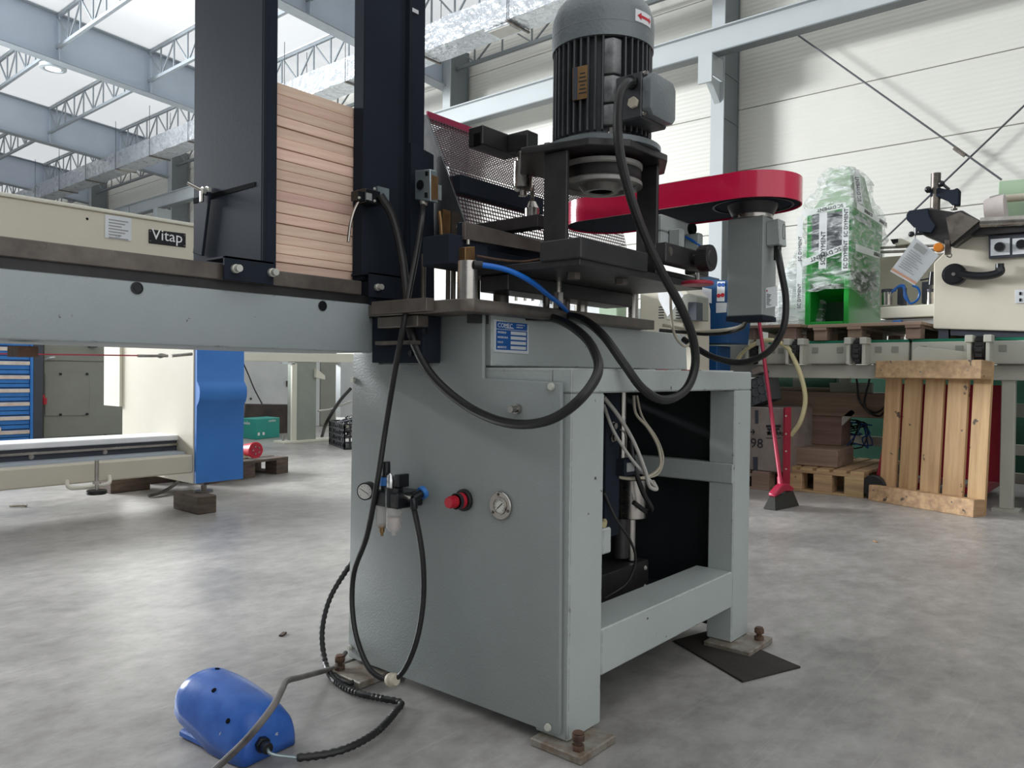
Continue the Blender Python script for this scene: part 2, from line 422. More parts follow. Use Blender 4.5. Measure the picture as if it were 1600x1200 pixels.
# solid-web roof beams, each with two flanges, and the columns under them
def beam(y):
    t = structure(thing('roof_beam', None, None, (WX, y, 7.2)))
    a, b = -5.5, WX-.35
    MB().prism([(a, y-.012, zl(a)), (b, y-.012, zl(b)), (b, y-.012, zl(b)+1.), (a, y-.012, zl(a)+1.)], (0, .024, 0)).to('web', 'steel_blue', t)
    MB().prism([(a, y-.14, zl(a)-.025), (b, y-.14, zl(b)-.025), (b, y-.14, zl(b)), (a, y-.14, zl(a))], (0, .28, 0)).to('flange', 'truss_grey', t)
    MB().prism([(a, y-.14, zl(a)+1), (b, y-.14, zl(b)+1), (b, y-.14, zl(b)+1.025), (a, y-.14, zl(a)+1.025)], (0, .28, 0)).to('flange', 'truss_grey', t)
    for x in (10.5, 8.5, 6.5, 4.5, 2.5, .5, -1.5):
        MB().box(x-.012, x+.012, y-.13, y-.012, zl(x)+.01, zl(x)+.98).to('stiffener', 'steel_blue', t)
for k in range(0, 7): beam(Y0 + BAY*(k+1) + .15)
c = structure(thing('steel_column', None, None, (12.4, Y0, 0)))
MB().box(12.03, 12.055, Y0-.115, Y0+.115, 0, 8.1).to('flange', 'girder_grey', c)
MB().box(12.055, 12.60, Y0-.1, Y0-.085, 0, 8.1).to('web', 'column_grey', c)  # web darker than the front flange, side shade put into the colour
MB().box(12.60, 12.63, Y0-.115, Y0+.115, 0, 8.1).to('flange', 'column_grey', c)
for z in (5.2, 5.95): MB().box(12.055, 12.60, Y0-.112, Y0-.1, z, z+.02).to('stiffener', 'column_grey', c)
MB().box(11.56, 11.60, Y0-.12, Y0+.12, 5.66, 6.13).box(11.60, 12.03, Y0-.1, Y0-.08, 5.80, 6.13).prism([(11.60, Y0-.05, 5.80), (12.03, Y0-.05, 5.80), (12.03, Y0-.05, 5.45)], (0, .1, 0)).to('bracket', 'girder_grey', c)
for k in range(1, 6): dup(c, off=(0, BAY*k, 0))
g = structure(thing('crane_girder', None, None, (11.7, 10, 6.13)))
MB().box(11.70, 11.72, -12, 44, 6.15, 6.52).to('web', 'girder_grey', g)
MB().box(11.62, 11.84, -12, 44, 6.13, 6.15).to('flange', 'column_grey', g)
MB().box(11.62, 11.84, -12, 44, 6.52, 6.54).to('flange', 'girder_grey', g)
MB().box(11.70, 11.76, -12, 44, 6.54, 6.58).to('crane_rail', 'dark_steel', g)
for k in range(-2, 6): MB().box(11.692, 11.70, Y0+BAY*k-.006+2.2, Y0+BAY*k+.006+2.2, 6.15, 6.52).to('joint', 'column_grey', g)

def truss(name, x, y0, y1, zb, zt, n, m='truss_grey', first=None):
    t = structure(thing(name, None, None, (x, y0, zb)))
    MB().bar((x, y0, zt), (x, y1, zt), .06).to('top_chord', m, t)
    MB().bar((x, y0+.0, zb), (x, y1, zb), .07).to('bottom_chord', m, t)
    L = (y1-y0)/n
    for i in range(n):
        a = y0 + L*i; mid = a + L/2; b = a + L
        if i % 2 == 0: p, q = (x, a, zt), (x, b, zb)
        else: p, q = (x, a, zb), (x, b, zt)
        MB().bar(p, q, .03).to('diagonal', m, t)
        MB().bar((x, a+.03, zb), (x, a+.03, zt), .03).to('upright', m, t)
    return t
bays = [(Y0+BAY*(k+1)+.17, Y0+BAY*(k+2)+.13) for k in range(-1, 5)]
for x in (10.5, 8.5, 6.5, 4.5, 2.5):
    t = truss('roof_truss', x, bays[0][0], bays[0][1], zl(x)+.3, zl(x)+.98, 10)
    for y0, y1 in bays[1:]: dup(t, off=(0, y0-bays[0][0], 0))
t = truss('eaves_truss', 12.25, bays[0][0], bays[0][1], 7.64, 8.22, 8, 'column_grey')
for y0, y1 in bays[1:]: dup(t, off=(0, y0-bays[0][0], 0))

# crossed bracing rods on the wall
br = thing('bracing_rod', 'thin crossed steel tie rods on the white wall with a turnbuckle', 'brace', (12.45, 2.3, 4.1))
MB().cyl((12.45, 4.6408, 6.4784), (12.45, 1.7309, 3.6502), .014, 8).to('rod', 'rod', br)
MB().cyl((12.5, 1.2124, 4.8934), (12.5, 3.2934, 2.9438), .014, 8).to('rod', 'rod', br)
MB().cyl((12.44, 2.3128, 4.1917), (12.44, 2.1751, 4.0588), .03, 8).to('turnbuckle', 'dark_steel', br)

# foil wrapped ventilation duct with straps
dt = thing('ventilation_duct', 'long silver foil wrapped air duct hung under the roof along the wall', 'duct', (10.25, 14, 6.93))
bm = MB(); n = 140; vs = []; fs = []; random.seed(8)
y0, y1 = 7.0, 45.0
for i in range(n+1):
    y = y0 + (y1-y0)*i/n; j = .012
    for px_, pz_ in ((9.97, 6.93), (10.5, 6.93), (10.5, 7.42), (9.97, 7.42)):
        vs.append((px_+random.uniform(-j, j), y, pz_+random.uniform(-j, j)))
for i in range(n):
    for q in range(4): fs.append((i*4+q, i*4+(q+1)%4, i*4+4+(q+1)%4, i*4+4+q))
bm.add(vs, fs); bm.to('casing', 'foil', dt)
for k in range(16):
    y = 8.6 + 2.2*k
    MB().box(9.93, 10.54, y-.02, y+.02, 6.885, 6.915).to('support_bar', 'dark_steel', dt)
    for x in (9.94, 10.53): MB().cyl((x, y, 6.9), (x, y, zl(x)+.9), .008, 6).to('hanger', 'rod', dt)
for y in (8.9, 16.5, 24.0):
    MB().box(10.03, 10.44, y-.3, y+.3, 6.90, 6.925).to('grille_frame', 'foil', dt)
    MB().box(10.08, 10.39, y-.24, y+.24, 6.89, 6.905).to('grille', 'grille', dt)
lp = thing('ceiling_lamp', 'round white lamp hanging below the roof between two beams', 'lamp', (6.591, 19.2037, 7.75))
p = V((6.591, 19.2037, 7.75))
MB().lathe(p, (0,0,-1), [(.22,0),(.27,.02),(.27,.10),(.20,.11),(.20,.09)], 28).to('ring', 'lamp_ring', lp)
MB().cyl(p-V((0,0,.092)), p-V((0,0,.106)), .16, 24).to('diffuser', 'lamp_face', lp)
MB().cyl(p, p+V((0,0,.9)), .012, 6).to('hanger', 'rod', lp)

# ---------------------------------------------------------------- the grey woodworking machine in front
mc = thing('woodworking_machine', 'tall grey steel woodworking machine with finned motor, red belt guard and blue maker plate', 'machine', (2.0, 1.45, 0))
def hexbolt(c, ax, r, h, m, parent, name='bolt', socket=False):
    c = V(c); ax = V(ax).normalized()
    b = MB(); b.cyl(c, c+ax*h*.35, r*1.25, 16); b.cyl(c+ax*h*.35, c+ax*h, r, 12 if socket else 6)
    if socket: b.cyl(c+ax*h, c+ax*(h*1.02), r*.5, 6)
    return b.to(name, m, parent)

# stand: welded box-section frame
fr = MB()
X0, X1, YF, YB = 1.488, 2.535, 1.07, 1.89
fr.box(X0, 1.63, YF, YF+.10, .02, .855)                       # near leg
fr.box(2.405, X1, YF, YF+.09, .02, .855)                      # right leg
fr.box(X0, X0+.06, YB-.08, YB, .02, .916)                     # far left leg
fr.box(X1-.08, X1, YB-.08, YB, .02, .916)
fr.box(X0, X1, YF, YF+.06, .855, .916)                        # top rail
fr.box(1.63, 2.405, YF, YF+.13, .138, .257)                   # bottom rail
fr.box(X0, X1, YF+.06, 1.36, .904, .916)                      # ledge
fr.box(1.63, 1.67, YF, YF+.012, 0.4452, 0.5108) # tab on the near leg
fr.box(2.40, 2.45, YF+.002, YB-.05, .545, .612)               # middle side rail
fr.box(X0, X0+.05, YF+.1, YB-.08, .138, .22)
fr.box(X0+.0005, X0+.012, YF+.055, YB-.02, .14, .9155)
fr.to('stand', 'paint_grey', mc, bev=.004)
MB().box(1.78, X1-.03, YF+.16, YB-.02, .142, .150).box(X0+.02, X1-.02, YB-.012, YB-.004, .10, .91).box(X1-.03, X1-.02, YF+.09, YB-.08, .03, .90).to('back_panel', 'inner_dark', mc)  # first box is an added dark tray for the shaded floor inside
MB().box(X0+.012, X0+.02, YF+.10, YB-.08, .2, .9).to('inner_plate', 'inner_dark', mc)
# head box on the stand with its stepped top
hy = 1.335
MB().prism([(1.4977, 1.335, 0.9199), (2.5814, 1.335, 0.9223), (2.5675, 1.335, 1.0512), (2.0651, 1.335, 1.0543), (2.0534, 1.335, 1.0799), (1.992, 1.335, 1.08), (1.9854, 1.335, 1.0618), (1.638, 1.335, 1.0485), (1.6322, 1.335, 1.0639), (1.4953, 1.335, 1.0648)], (0, .53, 0)).to('head_box', 'paint_grey', mc, bev=.003)
MB().box(1.60, 2.1, 1.36, 1.84, 1.0, 1.05).to('head_core', 'black_steel', mc)
# side panel: bent sheet with a stepped outline
sp = [(1.47, 1.0825, 0.0221), (1.47, 1.09, 0.8806), (1.47, 1.3409, 0.8881), (1.47, 1.3433, 1.0534), (1.47, 1.5233, 1.0591), (1.47, 1.5264, 0.9244), (1.47, 1.7521, 0.9242), (1.47, 1.7526, 0.9561), (1.47, 1.8745, 0.9571), (1.47, 1.8846, 0.0092)]
sp[0] = (1.47, sp[0][1], .038); sp[-1] = (1.47, sp[-1][1], .030)
panel = MB().prism(sp, (.014, 0, 0)).to('side_panel', 'paint_panel', mc, bev=.004, seg=2)
for a in ((1.468, 1.8647, 0.8758), (1.468, 1.115, 0.871), (1.468, 1.8718, 0.0619), (1.468, 1.1122, 0.052)):
    hexbolt(a, (-1,0,0), .0075, .008, 'zinc_screw', panel, socket=True)
b = MB(); a = V((1.468, 1.2177, 0.8134)); b.cyl(a, a+V((-.012,0,0)), .012, 20); b.cyl(a+V((-.012,0,0)), a+V((-.032,0,0)), .0085, 16); b.to('air_plug', 'bright_steel', panel)
# feet
def foot(x0, x1, y0, y1, bx, by, lab=None):
    f = MB().box(x0, x1, y0, y1, 0.0, .02).to('foot_plate', 'rust_plate', mc, bev=.003)
    b = MB(); b.cyl((bx,by,.016), (bx,by,.032), .016, 6); b.cyl((bx,by,.032), (bx,by,.042), .009, 10); b.cyl((bx,by,.042), (bx,by,.058), .016, 6); b.cyl((bx,by,.058),(bx,by,.062),.013,12)
    b.to('levelling_bolt', 'rusty', f, bev=.001)
foot(1.45, 1.60, 1.005, 1.155, 1.478, 1.032)
foot(2.365, 2.555, .99, 1.15, 2.50, 1.015)
foot(1.385, 1.56, 1.72, 1.87, 1.41, 1.845)

# maker plate
pl = MB().box(1.186, 1.2965, 0, .0015, .944, 1.0065).bm
o_ = MB(); o_.bm = pl
A = (1.5048, 1.332, 1.0419); B_ = (1.6444, 1.332, 1.0338); C_ = (1.6472, 1.332, 0.9548); D_ = (1.505, 1.332, 0.9577)
o_.bm.clear(); o_.prism([A, B_, C_, D_], (0, .003, 0))
plate = o_.to('maker_plate', 'alu', mc)
px0, px1, pz1, pz0 = A[0], B_[0], A[2]-.0, D_[2]
pw, ph = px1-px0, pz1-pz0
def prect(u0, u1, v0, v1, name, m, parent, dy=.0005):
    MB().box(px0+pw*u0, px0+pw*u1, 1.332-dy-.0004, 1.332-dy, pz0+ph*v0, pz0+ph*v1).to(name, m, parent)
prect(.045, .96, .72, .95, 'blue_band', 'blue_plate', plate); prect(.045, .96, .07, .70, 'blue_field', 'blue_plate', plate)
for k in range(4): prect(.46, .92, .565-.155*k, .665-.155*k, 'blank_field', 'alu', plate, .001)
t = MB()
t.text('COMEC', ph*.205, (px0+pw*.075, 1.3305, pz0+ph*.765), (1,0,0), (0,0,1), .0004)
t.box(px0+pw*.30, px0+pw*.54, 1.3302, 1.3308, pz0+ph*.755, pz0+ph*.775)
t.text('di MARANI R. snc', ph*.058, (px0+pw*.62, 1.3305, pz0+ph*.87), (1,0,0), (0,0,1), .0003)
t.text('UDINE ITALY', ph*.058, (px0+pw*.62, 1.3305, pz0+ph*.79), (1,0,0), (0,0,1), .0003)
for k, s in enumerate(('MODELLO', 'MATRICOLA', 'VOLTS', 'BREVETTO')):
    t.text(s, ph*.088, (px0+pw*.075, 1.3305, pz0+ph*(.585-.155*k)), (1,0,0), (0,0,1), .0004)
t.to('lettering', 'white_print', plate)

# air filter and regulator on the side panel
ax = 1.40
frl = MB().box(ax-.03, ax+.066, 1.5526, 1.6582, 0.5342, 0.5764).to('air_service_unit', 'black_gloss', mc, bev=.004)
c1 = V((1.4, 1.6341, 0.5851)); c2 = V((1.4, 1.5913, 0.5632)); c1.x = c2.x = ax
k = 2.12/1202
MB().cyl(c1+V((0,0,-20*k)), c1+V((0,0,2*k)), 9.5*k, 20).cyl(c1+V((0,0,8*k)), c1+V((0,0,17*k)), 8.5*k, 20).to('regulator_body', 'black_gloss', frl, bev=.001)
MB().cyl(c1+V((0,0,2*k)), c1+V((0,0,15*k)), 10*k, 20).to('blue_ring', 'cover_blue', frl)
MB().cyl(c1+V((0,0,15*k)), c1+V((0,0,39*k)), 7*k, 24, 6.6*k).to('adjusting_knob', 'black_gloss', frl, bev=.001)
b1 = c1 + V((-.006, .008, -20*k))
MB().lathe(b1, (0,0,-1), [(9.5*k,0),(9.5*k,30*k),(9*k,42*k),(5*k,45*k)], 20).to('filter_bowl', 'bowl_clear', frl)
MB().lathe(b1+V((0,0,-2*k)), (0,0,-1), [(6.5*k,0),(6.5*k,8*k),(3*k,9*k)], 16).to('filter_element', 'cable_cream', frl)
MB().lathe(b1+V((0,0,-40*k)), (0,0,-1), [(6*k,0),(6*k,5*k),(4*k,6*k),(4*k,12*k),(2.2*k,13*k),(2.2*k,18*k)], 12).to('drain_valve', 'brass', frl)
b2 = c2 + V((-.008, 0, -2*k))
MB().cyl(b2+V((0,0,16*k)), b2+V((0,0,-14*k)), 14*k, 24).to('lubricator_body', 'black_gloss', frl, bev=.001)
MB().lathe(b2+V((0,0,-14*k)), (0,0,-1), [(12.5*k,0),(12.2*k,30*k),(8*k,38*k),(4*k,39*k),(4*k,44*k)], 20).to('oil_bowl', 'bowl_clear', frl)
MB().cyl(b2+V((0,0,-30*k)), b2+V((0,0,-49*k)), 10.5*k, 16, 7*k).to('oil', 'pink_white', frl)
MB().lathe(b2+V((-.008,.006,16*k)), (0,0,1), [(6*k,0),(6*k,10*k),(5*k,18*k),(2*k,22*k)], 14).to('sight_dome', 'chrome', frl)
MB().box(ax-.01, ax+.03, b2.y-.02, b2.y-.001, b2.z+16*k, b2.z+36*k).to('shut_off_valve', 'black_gloss', frl, bev=.002)
g1 = V((1.39, 1.7126, 0.5635)); gx = V((-.9,-.42,.0)).normalized()
MB().cyl(g1-gx*.030, g1, 14*k, 28).to('gauge', 'black_gloss', frl)
MB().cyl(g1, g1+gx*.0012, 12*k, 28).to('gauge_face', 'gauge_face', frl)
sd = gx.cross(V((0,0,1))).normalized(); p = g1+gx*.0016
nd = MB(); nd.bar(p-sd*7*k-V((0,0,4*k)), p+sd*7*k+V((0,0,4*k)), .0012, .0008, gx)
for i in range(9):
    a = R(-130+260*i/8); d = sd*math.sin(a)+V((0,0,math.cos(a))); nd.bar(p+d*8.5*k, p+d*10.5*k, .0008, .0006, gx)
nd.to('needle', 'dark_print', frl)
e = V((1.4, 1.5525, 0.5658)); e2 = V((1.4, 1.5245, 0.5638)); e3 = V((1.43, 1.5194, 0.5765))
MB().cyl(e+V((0,.01,0)), e2, 5*k, 14).to('outlet_fitting', 'bright_steel', frl)
MB().tube([e2, e2+V((0,-.004,-.012)), e2+V((.0,-.004,-.026))], 6*k, 12).cyl(e2, e3, 6.5*k, 16).to('outlet_elbow', 'black_gloss', frl)
MB().cyl(e3-(e3-e2).normalized()*.004, e3+(e3-e2).normalized()*.008, 10*k, 20).to('outlet_collar', 'cover_blue', frl)

# red pressure valve knob
a = V((1.466, 1.3939, 0.5675)); ex = V((-1,0,0))
vk = MB().cyl(a, a+ex*.012, .029, 28).to('valve_ring', 'rubber', mc, bev=.002)
MB().cyl(a+ex*.012, a+ex*.036, .021, 24).to('valve_collar', 'red_plastic', vk, bev=.002)
q = MB(); q.cyl(a+ex*.036, a+ex*.064, .0145, 24, .0135)
for i in range(16):
    d = V((0, math.cos(2*PI*i/16), math.sin(2*PI*i/16))); q.bar(a+ex*.038+d*.0145, a+ex*.058+d*.0142, .003, .003, d)
q.to('valve_knob', 'red_plastic', vk)
MB().cyl(a+ex*.026, a+ex*.036, .0215, 24).to('valve_band', 'dark_print', vk)
# flush pressure gauge
a = V((1.467, 1.2699, 0.567))
fg = MB().lathe(a, ex, [(.036,0),(.036,.004),(.034,.006),(.023,.006),(.022,.010),(.019,.010),(.018,.003)], 36).to('flush_gauge', 'bright_steel', mc)
MB().cyl(a+ex*.002, a+ex*.005, .019, 28).to('dial', 'gauge_face', fg)
nd = MB(); p = a+ex*.0056; nd.bar(p+V((0,.009,-.008)), p+V((0,-.008,.007)), .002, .0006, ex)
for i in range(11):
    g = R(-135+27*i); d = V((0,-math.sin(g),math.cos(g))); nd.bar(p+d*.0135, p+d*.0165, .0011, .0006, ex)
nd.to('needle', 'dark_print', fg)
for i in range(3):
    g = R(10+120*i); hexbolt(a+ex*.005+V((0,math.sin(g)*.029,math.cos(g)*.029)), ex, .0035, .003, 'dark_steel', fg, 'screw')

# feed beam with its two steel rails
BY = 1.70
bm_ = MB().box(-1.6, 1.405, BY, BY+.30, 0.9553, 1.0916).to('feed_beam', 'beam_grey', mc, bev=.006, seg=2)
MB().box(-1.6, 1.39, BY+.006, BY+.09, 1.078, 1.114).to('rail_base', 'black_steel', bm_)
MB().box(-1.6, 1.36, BY-.004, BY+.07, 1.114, 1.152).to('guide_rail', 'dark_steel', bm_, bev=.002)
MB().box(-1.6, 1.38, BY+.20, BY+.29, 1.078, 1.15).to('rear_rail', 'black_steel', bm_)
for a in ((0.5652, 1.697, 1.1432), (0.7043, 1.697, 1.1429), (0.8434, 1.697, 1.1417), (1.121, 1.697, 1.1403)):
    b = MB(); a = V(a); b.lathe(a, (0,-1,0), [(.0085,0),(.0085,.0015),(.0065,.0016),(.006,.0004)], 18); b.to('socket_screw', 'dark_steel', bm_)
for i, a in enumerate(((0.7495, 1.699, 1.0768), (1.232, 1.699, 1.0742))):
    a = V(a); b = MB(); b.lathe(a, (0,-1,0), [(.0135,0),(.0135,.001),(.011,.0012),(.0105,-.004)], 20); b.cyl(a, a+V((0,-.0012,0)), .0075, 6); b.to('plug_screw', 'black_gloss', bm_)
b = MB(); b.box(.535, .572, BY+.04, BY+.1, 0.923, .945); b.to('cable_clamp', 'rusty', bm_)

# uprights of the board magazine
TY = 1.72
u1 = MB().box(1.062, 1.070, TY, 2.06, 1.155, 2.25).to('magazine_upright', 'black_paint', mc, bev=.001)
MB().box(1.070, 1.1045, TY, TY+.006, 1.155, 2.25).box(1.0628, 1.0718, TY-.006, TY, 1.155, 2.25).to('front_flange', 'black_paint', u1)
MB().box(1.070, 1.10, 2.054, 2.06, 1.155, 2.25).to('rear_flange', 'black_paint', u1)
MB().prism([(1.0605, 2.0592, 1.3764), (1.0605, 1.7485, 1.3752), (1.0605, 1.7484, 1.364), (1.0605, 2.059, 1.3622)], (.001,0,0)).to('slot', 'dark_hollow', u1)
a = V((1.05, 1.9697, 1.381)); b = V((1.05, 2.0088, 1.2147))
MB().bar(a, b, .052, .008, (1,0,0))  .to('clamp_arm', 'black_paint', u1, bev=.002)
hexbolt(a+V((.008,0,.0)), (-1,0,0), .011, .02, 'zinc_screw', u1, 'clamp_bolt')
MB().cyl(a+V((-.01,.0,.0)), a+V((-.04,.022,.018)), .005, 10).cyl(a+V((-.012,0,0)), a+V((-.012,.0,-.03)), .005, 10).to('wing_nut', 'bright_steel', u1)
br1 = MB().box(0.9396, 1.0699, 1.675, 1.683, 1.1126, 1.1688).box(0.9396, 1.0699, 1.675, 1.76, 1.1688-.006, 1.1688).to('foot_bracket', 'black_paint', u1, bev=.001)
for a in ((0.9651, 1.674, 1.1404), (1.0623, 1.674, 1.1419)): hexbolt(a, (0,-1,0), .0085, .022, 'zinc_screw', u1, 'clamp_screw', True)
u2 = MB().box(1.3796, 1.5144, TY, TY+.045, 1.158, 2.25).to('magazine_upright', 'black_paint', mc, bev=.002)
MB().box(1.5182, 1.6183, 1.728, 1.74, 1.10, 2.25).box(1.5394, 1.5495, 1.71, 1.728, 1.10, 2.25).to('guide_strip', 'black_paint', u2)
MB().box(1.5564, 1.5872, 1.724, 1.728, 1.9767, 1.9881).to('cable_tie_mount', 'alu', u2)
MB().box(1.3707, 1.5298, 1.675, 1.683, 1.1088, 1.1771).box(1.3707, 1.5298, 1.675, 1.76, 1.1771-.006, 1.1771).to('foot_bracket', 'black_paint', u2, bev=.001)
for a in ((1.395, 1.674, 1.1369), (1.4969, 1.674, 1.1371)): hexbolt(a, (0,-1,0), .008, .022, 'zinc_screw', u2, 'clamp_screw', True)
# feeler switch on the second upright
sw = MB().box(1.3497, 1.4038, 1.672, 1.715, 1.3655, 1.4043).to('feeler_switch', 'black_gloss', mc, bev=.002)
MB().box(1.33, 1.3519, 1.68, 1.71, 1.3691, 1.3955).to('lever_head', 'black_gloss', sw, bev=.001)
MB().box(1.4158, 1.4581, 1.70, 1.72, 1.3883, 1.4263).to('switch_bracket', 'zinc', sw)
MB().box(1.3513, 1.3713, 1.670, 1.672, 1.3724, 1.3916).to('rating_label', 'grey_print', sw)
for a in ((1.3802, 1.671, 1.4072), (1.3806, 1.671, 1.3738), (1.3274, 1.671, 1.3729)): hexbolt(a, (0,-1,0), .003, .004, 'zinc_screw', sw, 'screw')
MB().tube([(1.3404, 1.69, 1.3675), (1.3254, 1.69, 1.3387), (1.309, 1.685, 1.2973), (1.2992, 1.68, 1.2505)], .0042, 8).to('feeler_lever', 'bright_steel', sw)
# black angle plate and pale limit switch on it
ap = MB().prism([(1.5396, 1.7, 1.5789), (1.6337, 1.7, 1.5625), (1.6426, 1.7, 1.1167), (1.5457, 1.7, 1.1167)], (0, .012, 0)).to('mounting_plate', 'black_paint', mc, bev=.001)
ls = MB().prism([(1.53, 1.6717, 1.4898), (1.53, 1.6073, 1.483), (1.53, 1.6033, 1.3895), (1.53, 1.6705, 1.4042)], (.03,0,0)).to('limit_switch', 'zinc', mc, bev=.002)
a = V((1.529, 1.6456, 1.443)); MB().cyl(a, a+V((-.003,0,0)), .014, 24).to('cover_plug', 'black_gloss', ls)
MB().prism([(1.529, 1.6247, 1.4783), (1.529, 1.6141, 1.4766), (1.529, 1.6139, 1.4638), (1.529, 1.6245, 1.4655)], (-.002,0,0)).prism([(1.529, 1.6265, 1.4181), (1.529, 1.6158, 1.4166), (1.529, 1.6156, 1.4019), (1.529, 1.6262, 1.4034)], (-.002,0,0)).to('vent_slot', 'black_gloss', ls)
MB().prism([(1.514, 1.585, 1.458), (1.5366, 1.585, 1.4572), (1.5375, 1.585, 1.3938), (1.5149, 1.585, 1.3897)], (0,-.004,0)).to('switch_cover', 'brass', ls)
MB().prism([(1.5514, 1.6, 1.4424), (1.5694, 1.6, 1.4422), (1.57, 1.6, 1.3999), (1.5521, 1.6, 1.3985)], (0,.02,0)).to('plunger_block', 'zinc', ls)
a = V((1.545, 1.6512, 1.3968)); MB().cyl(a+V((0,0,.004)), a+V((0,0,-.012)), .016, 18, .013).to('cable_gland', 'bright_steel', ls)
MB().tube([(1.5797, 1.62, 1.3727), (1.5853, 1.62, 1.3456), (1.5913, 1.62, 1.296)], .006, 8).box(1.6058, 1.6378, 1.63, 1.64, 1.3015, 1.3847).to('copper_bracket', 'brass', mc)

# work table of the machine
TZ = 1.083
tb = MB().prism([(1.352,1.31,1.052),(1.352,1.66,1.052),(2.25,1.66,1.052),(2.25,1.285,1.052),(1.375,1.285,1.052)], (0,0,TZ-1.052)).to('table_plate', 'dark_steel', mc, bev=.002)
MB().box(1.44, 2.2, 1.345, 1.37, 1.03, 1.052).to('table_shim', 'black_steel', tb)
MB().box(1.39, 1.56, 1.69, 1.80, 1.052, 1.156).to('upright_base', 'black_paint', mc)
MB().box(1.325, 1.352, 1.40, 1.612, 1.055, 1.088).to('table_strip', 'dark_steel', tb, bev=.001)
MB().box(1.40, 1.465, 1.49, 1.70, 0.9272, 1.052).to('beam_bracket', 'black_paint', mc, bev=.002)
MB().box(1.36, 1.40, 1.47, 1.63, 1.02, 1.05).to('bracket_bar', 'dark_steel', mc, bev=.002)
MB().box(1.37, 1.40, 1.50, 1.65, .975, .985).to('bracket_edge', 'dark_steel', mc)
for a in ((1.398, 1.5313, 1.0069), (1.398, 1.4794, 1.0089), (1.398, 1.533, 0.9522)): hexbolt(a, (-1,0,0), .007, .006, 'black_gloss', mc, 'bracket_bolt', True)
# guide posts
def post(p, z0, z1, r, m='bright_steel', name='guide_post'):
    p = V(p); MB().cyl((p.x,p.y,z0), (p.x,p.y,z1), r, 24).to(name, m, mc)
post((1.388,1.32,0), TZ, 1.178, .0255, 'bright_steel')
post((2.19,1.335,0), TZ, 1.19, .02)
post((1.99,1.40,0), TZ, 1.18, .02)
for x, y, r in ((1.72,1.33,.010), (1.80,1.335,.012), (1.63,1.42,.022), (1.86,1.36,.010)): post((x,y,0), TZ, 1.19, r, 'dark_steel', 'guide_pin')
b = MB(); b.cyl((1.735,1.30,TZ), (1.735,1.30,1.13), .016, 6); b.cyl((1.735,1.30,1.13),(1.735,1.30,1.165),.010,12); b.cyl((1.735,1.30,1.165),(1.735,1.30,1.182),.018,6); b.to('stop_bolt','bright_steel',mc)
for y in (1.50, 1.62):
    for x in (1.52, 1.62): post((x,y,0), TZ, 1.24, .007, 'dark_steel', 'guide_pin')

# lower left air valve block
MB().box(1.375, 1.52, 1.372, 1.47, 1.176, 1.252).to('valve_block', 'black_paint', mc, bev=.002)
bv = MB().prism([(1.4099, 1.35, 1.2193), (1.4453, 1.35, 1.2257), (1.4484, 1.35, 1.1835), (1.4105, 1.35, 1.179)], (0,.03,0)).to('brass_fitting', 'brass', mc, bev=.001)
a = V((1.4359, 1.345, 1.18)); MB().cyl(a+V((0,.02,0)), a+V((0,-.006,0)), .0085, 16).to('fitting_screw', 'gauge_face', bv)
a = V((1.4297, 1.36, 1.2295)); MB().cyl(a, a+V((0,0,.012)), .005, 8).to('bleed_screw', 'bright_steel', bv)
MB().tube([(1.3864, 1.29, 1.1665), (1.3941, 1.28, 1.1665), (1.4393, 1.24, 1.1574), (1.5027, 1.22, 1.1372), (1.6166, 1.24, 1.1079), (1.74, 1.28, 1.0849), (1.803, 1.31, 1.0687)], .0068, 12).to('air_tube', 'blue_tube', mc)
MB().cyl((1.3849, 1.295, 1.1667), (1.3988, 1.28, 1.1655), .011, 14).to('tube_connector', 'black_gloss', mc)
MB().tube([(1.4207, 1.32, 1.1954), (1.4834, 1.3, 1.1916), (1.5492, 1.28, 1.1928), (1.6184, 1.26, 1.2078)], .0035, 8).to('oil_pipe', 'rusty', mc)
MB().tube([(1.6497, 1.55, 1.1977), (1.7112, 1.55, 1.1986), (1.7013, 1.5, 1.1713), (1.6594, 1.46, 1.1241)], .003, 8).to('signal_wire', 'cable_white', mc)
MB().tube([(1.7307, 1.5, 1.1362), (1.7417, 1.5, 1.1753), (1.7474, 1.48, 1.1878), (1.7891, 1.46, 1.1849)], .005, 8).to('signal_wire', 'hose_black', mc)

# carriage: thick plate under the motor, lower plate and cross bars
MB().box(1.49, 1.80, 1.05, 1.175, 1.176, 1.226).to('carriage_block', 'black_steel', mc, bev=.003)
MB().box(1.50, 2.14, 1.06, 1.46, 1.16, 1.18).to('carriage_plate', 'black_steel', mc, bev=.002)
MB().box(1.52, 2.13, 1.30, 1.40, 1.118, 1.16).to('carriage_rib', 'black_steel', mc, bev=.002)
a = V((1.60,1.15,1.155)); MB().cyl(a+V((0,0,.01)), a+V((0,0,-.012)), .018, 6).to('carriage_nut', 'dark_steel', mc)
a = V((1.78,1.12,1.155)); MB().cyl(a+V((0,0,.01)), a+V((0,0,-.010)), .018, 6).to('carriage_nut', 'dark_steel', mc)
MB().prism([(1.4193, 1.36, 1.2865), (1.7761, 1.36, 1.2802), (1.7767, 1.36, 1.2488), (1.42, 1.36, 1.2412)], (0,.012,0)).to('angle_bar', 'dark_steel', mc, bev=.001)
MB().box(1.50, 1.75, 1.40, 1.46, 1.185, 1.235).to('cross_beam', 'black_paint', mc, bev=.002)
MB().box(1.648, 2.05, 1.60, 1.65, 1.438, 1.492).to('upper_cross_beam', 'black_paint', mc, bev=.002)
MB().box(1.60, 2.1, 1.50, 1.545, 1.27, 1.325).to('lower_cross_beam', 'black_paint', mc, bev=.002)
MB().box(1.68, 2.1, 1.42, 1.46, 1.275, 1.30).box(1.86, 2.15, 1.30, 1.34, 1.245, 1.275).to('slide_bar', 'black_steel', mc, bev=.002)
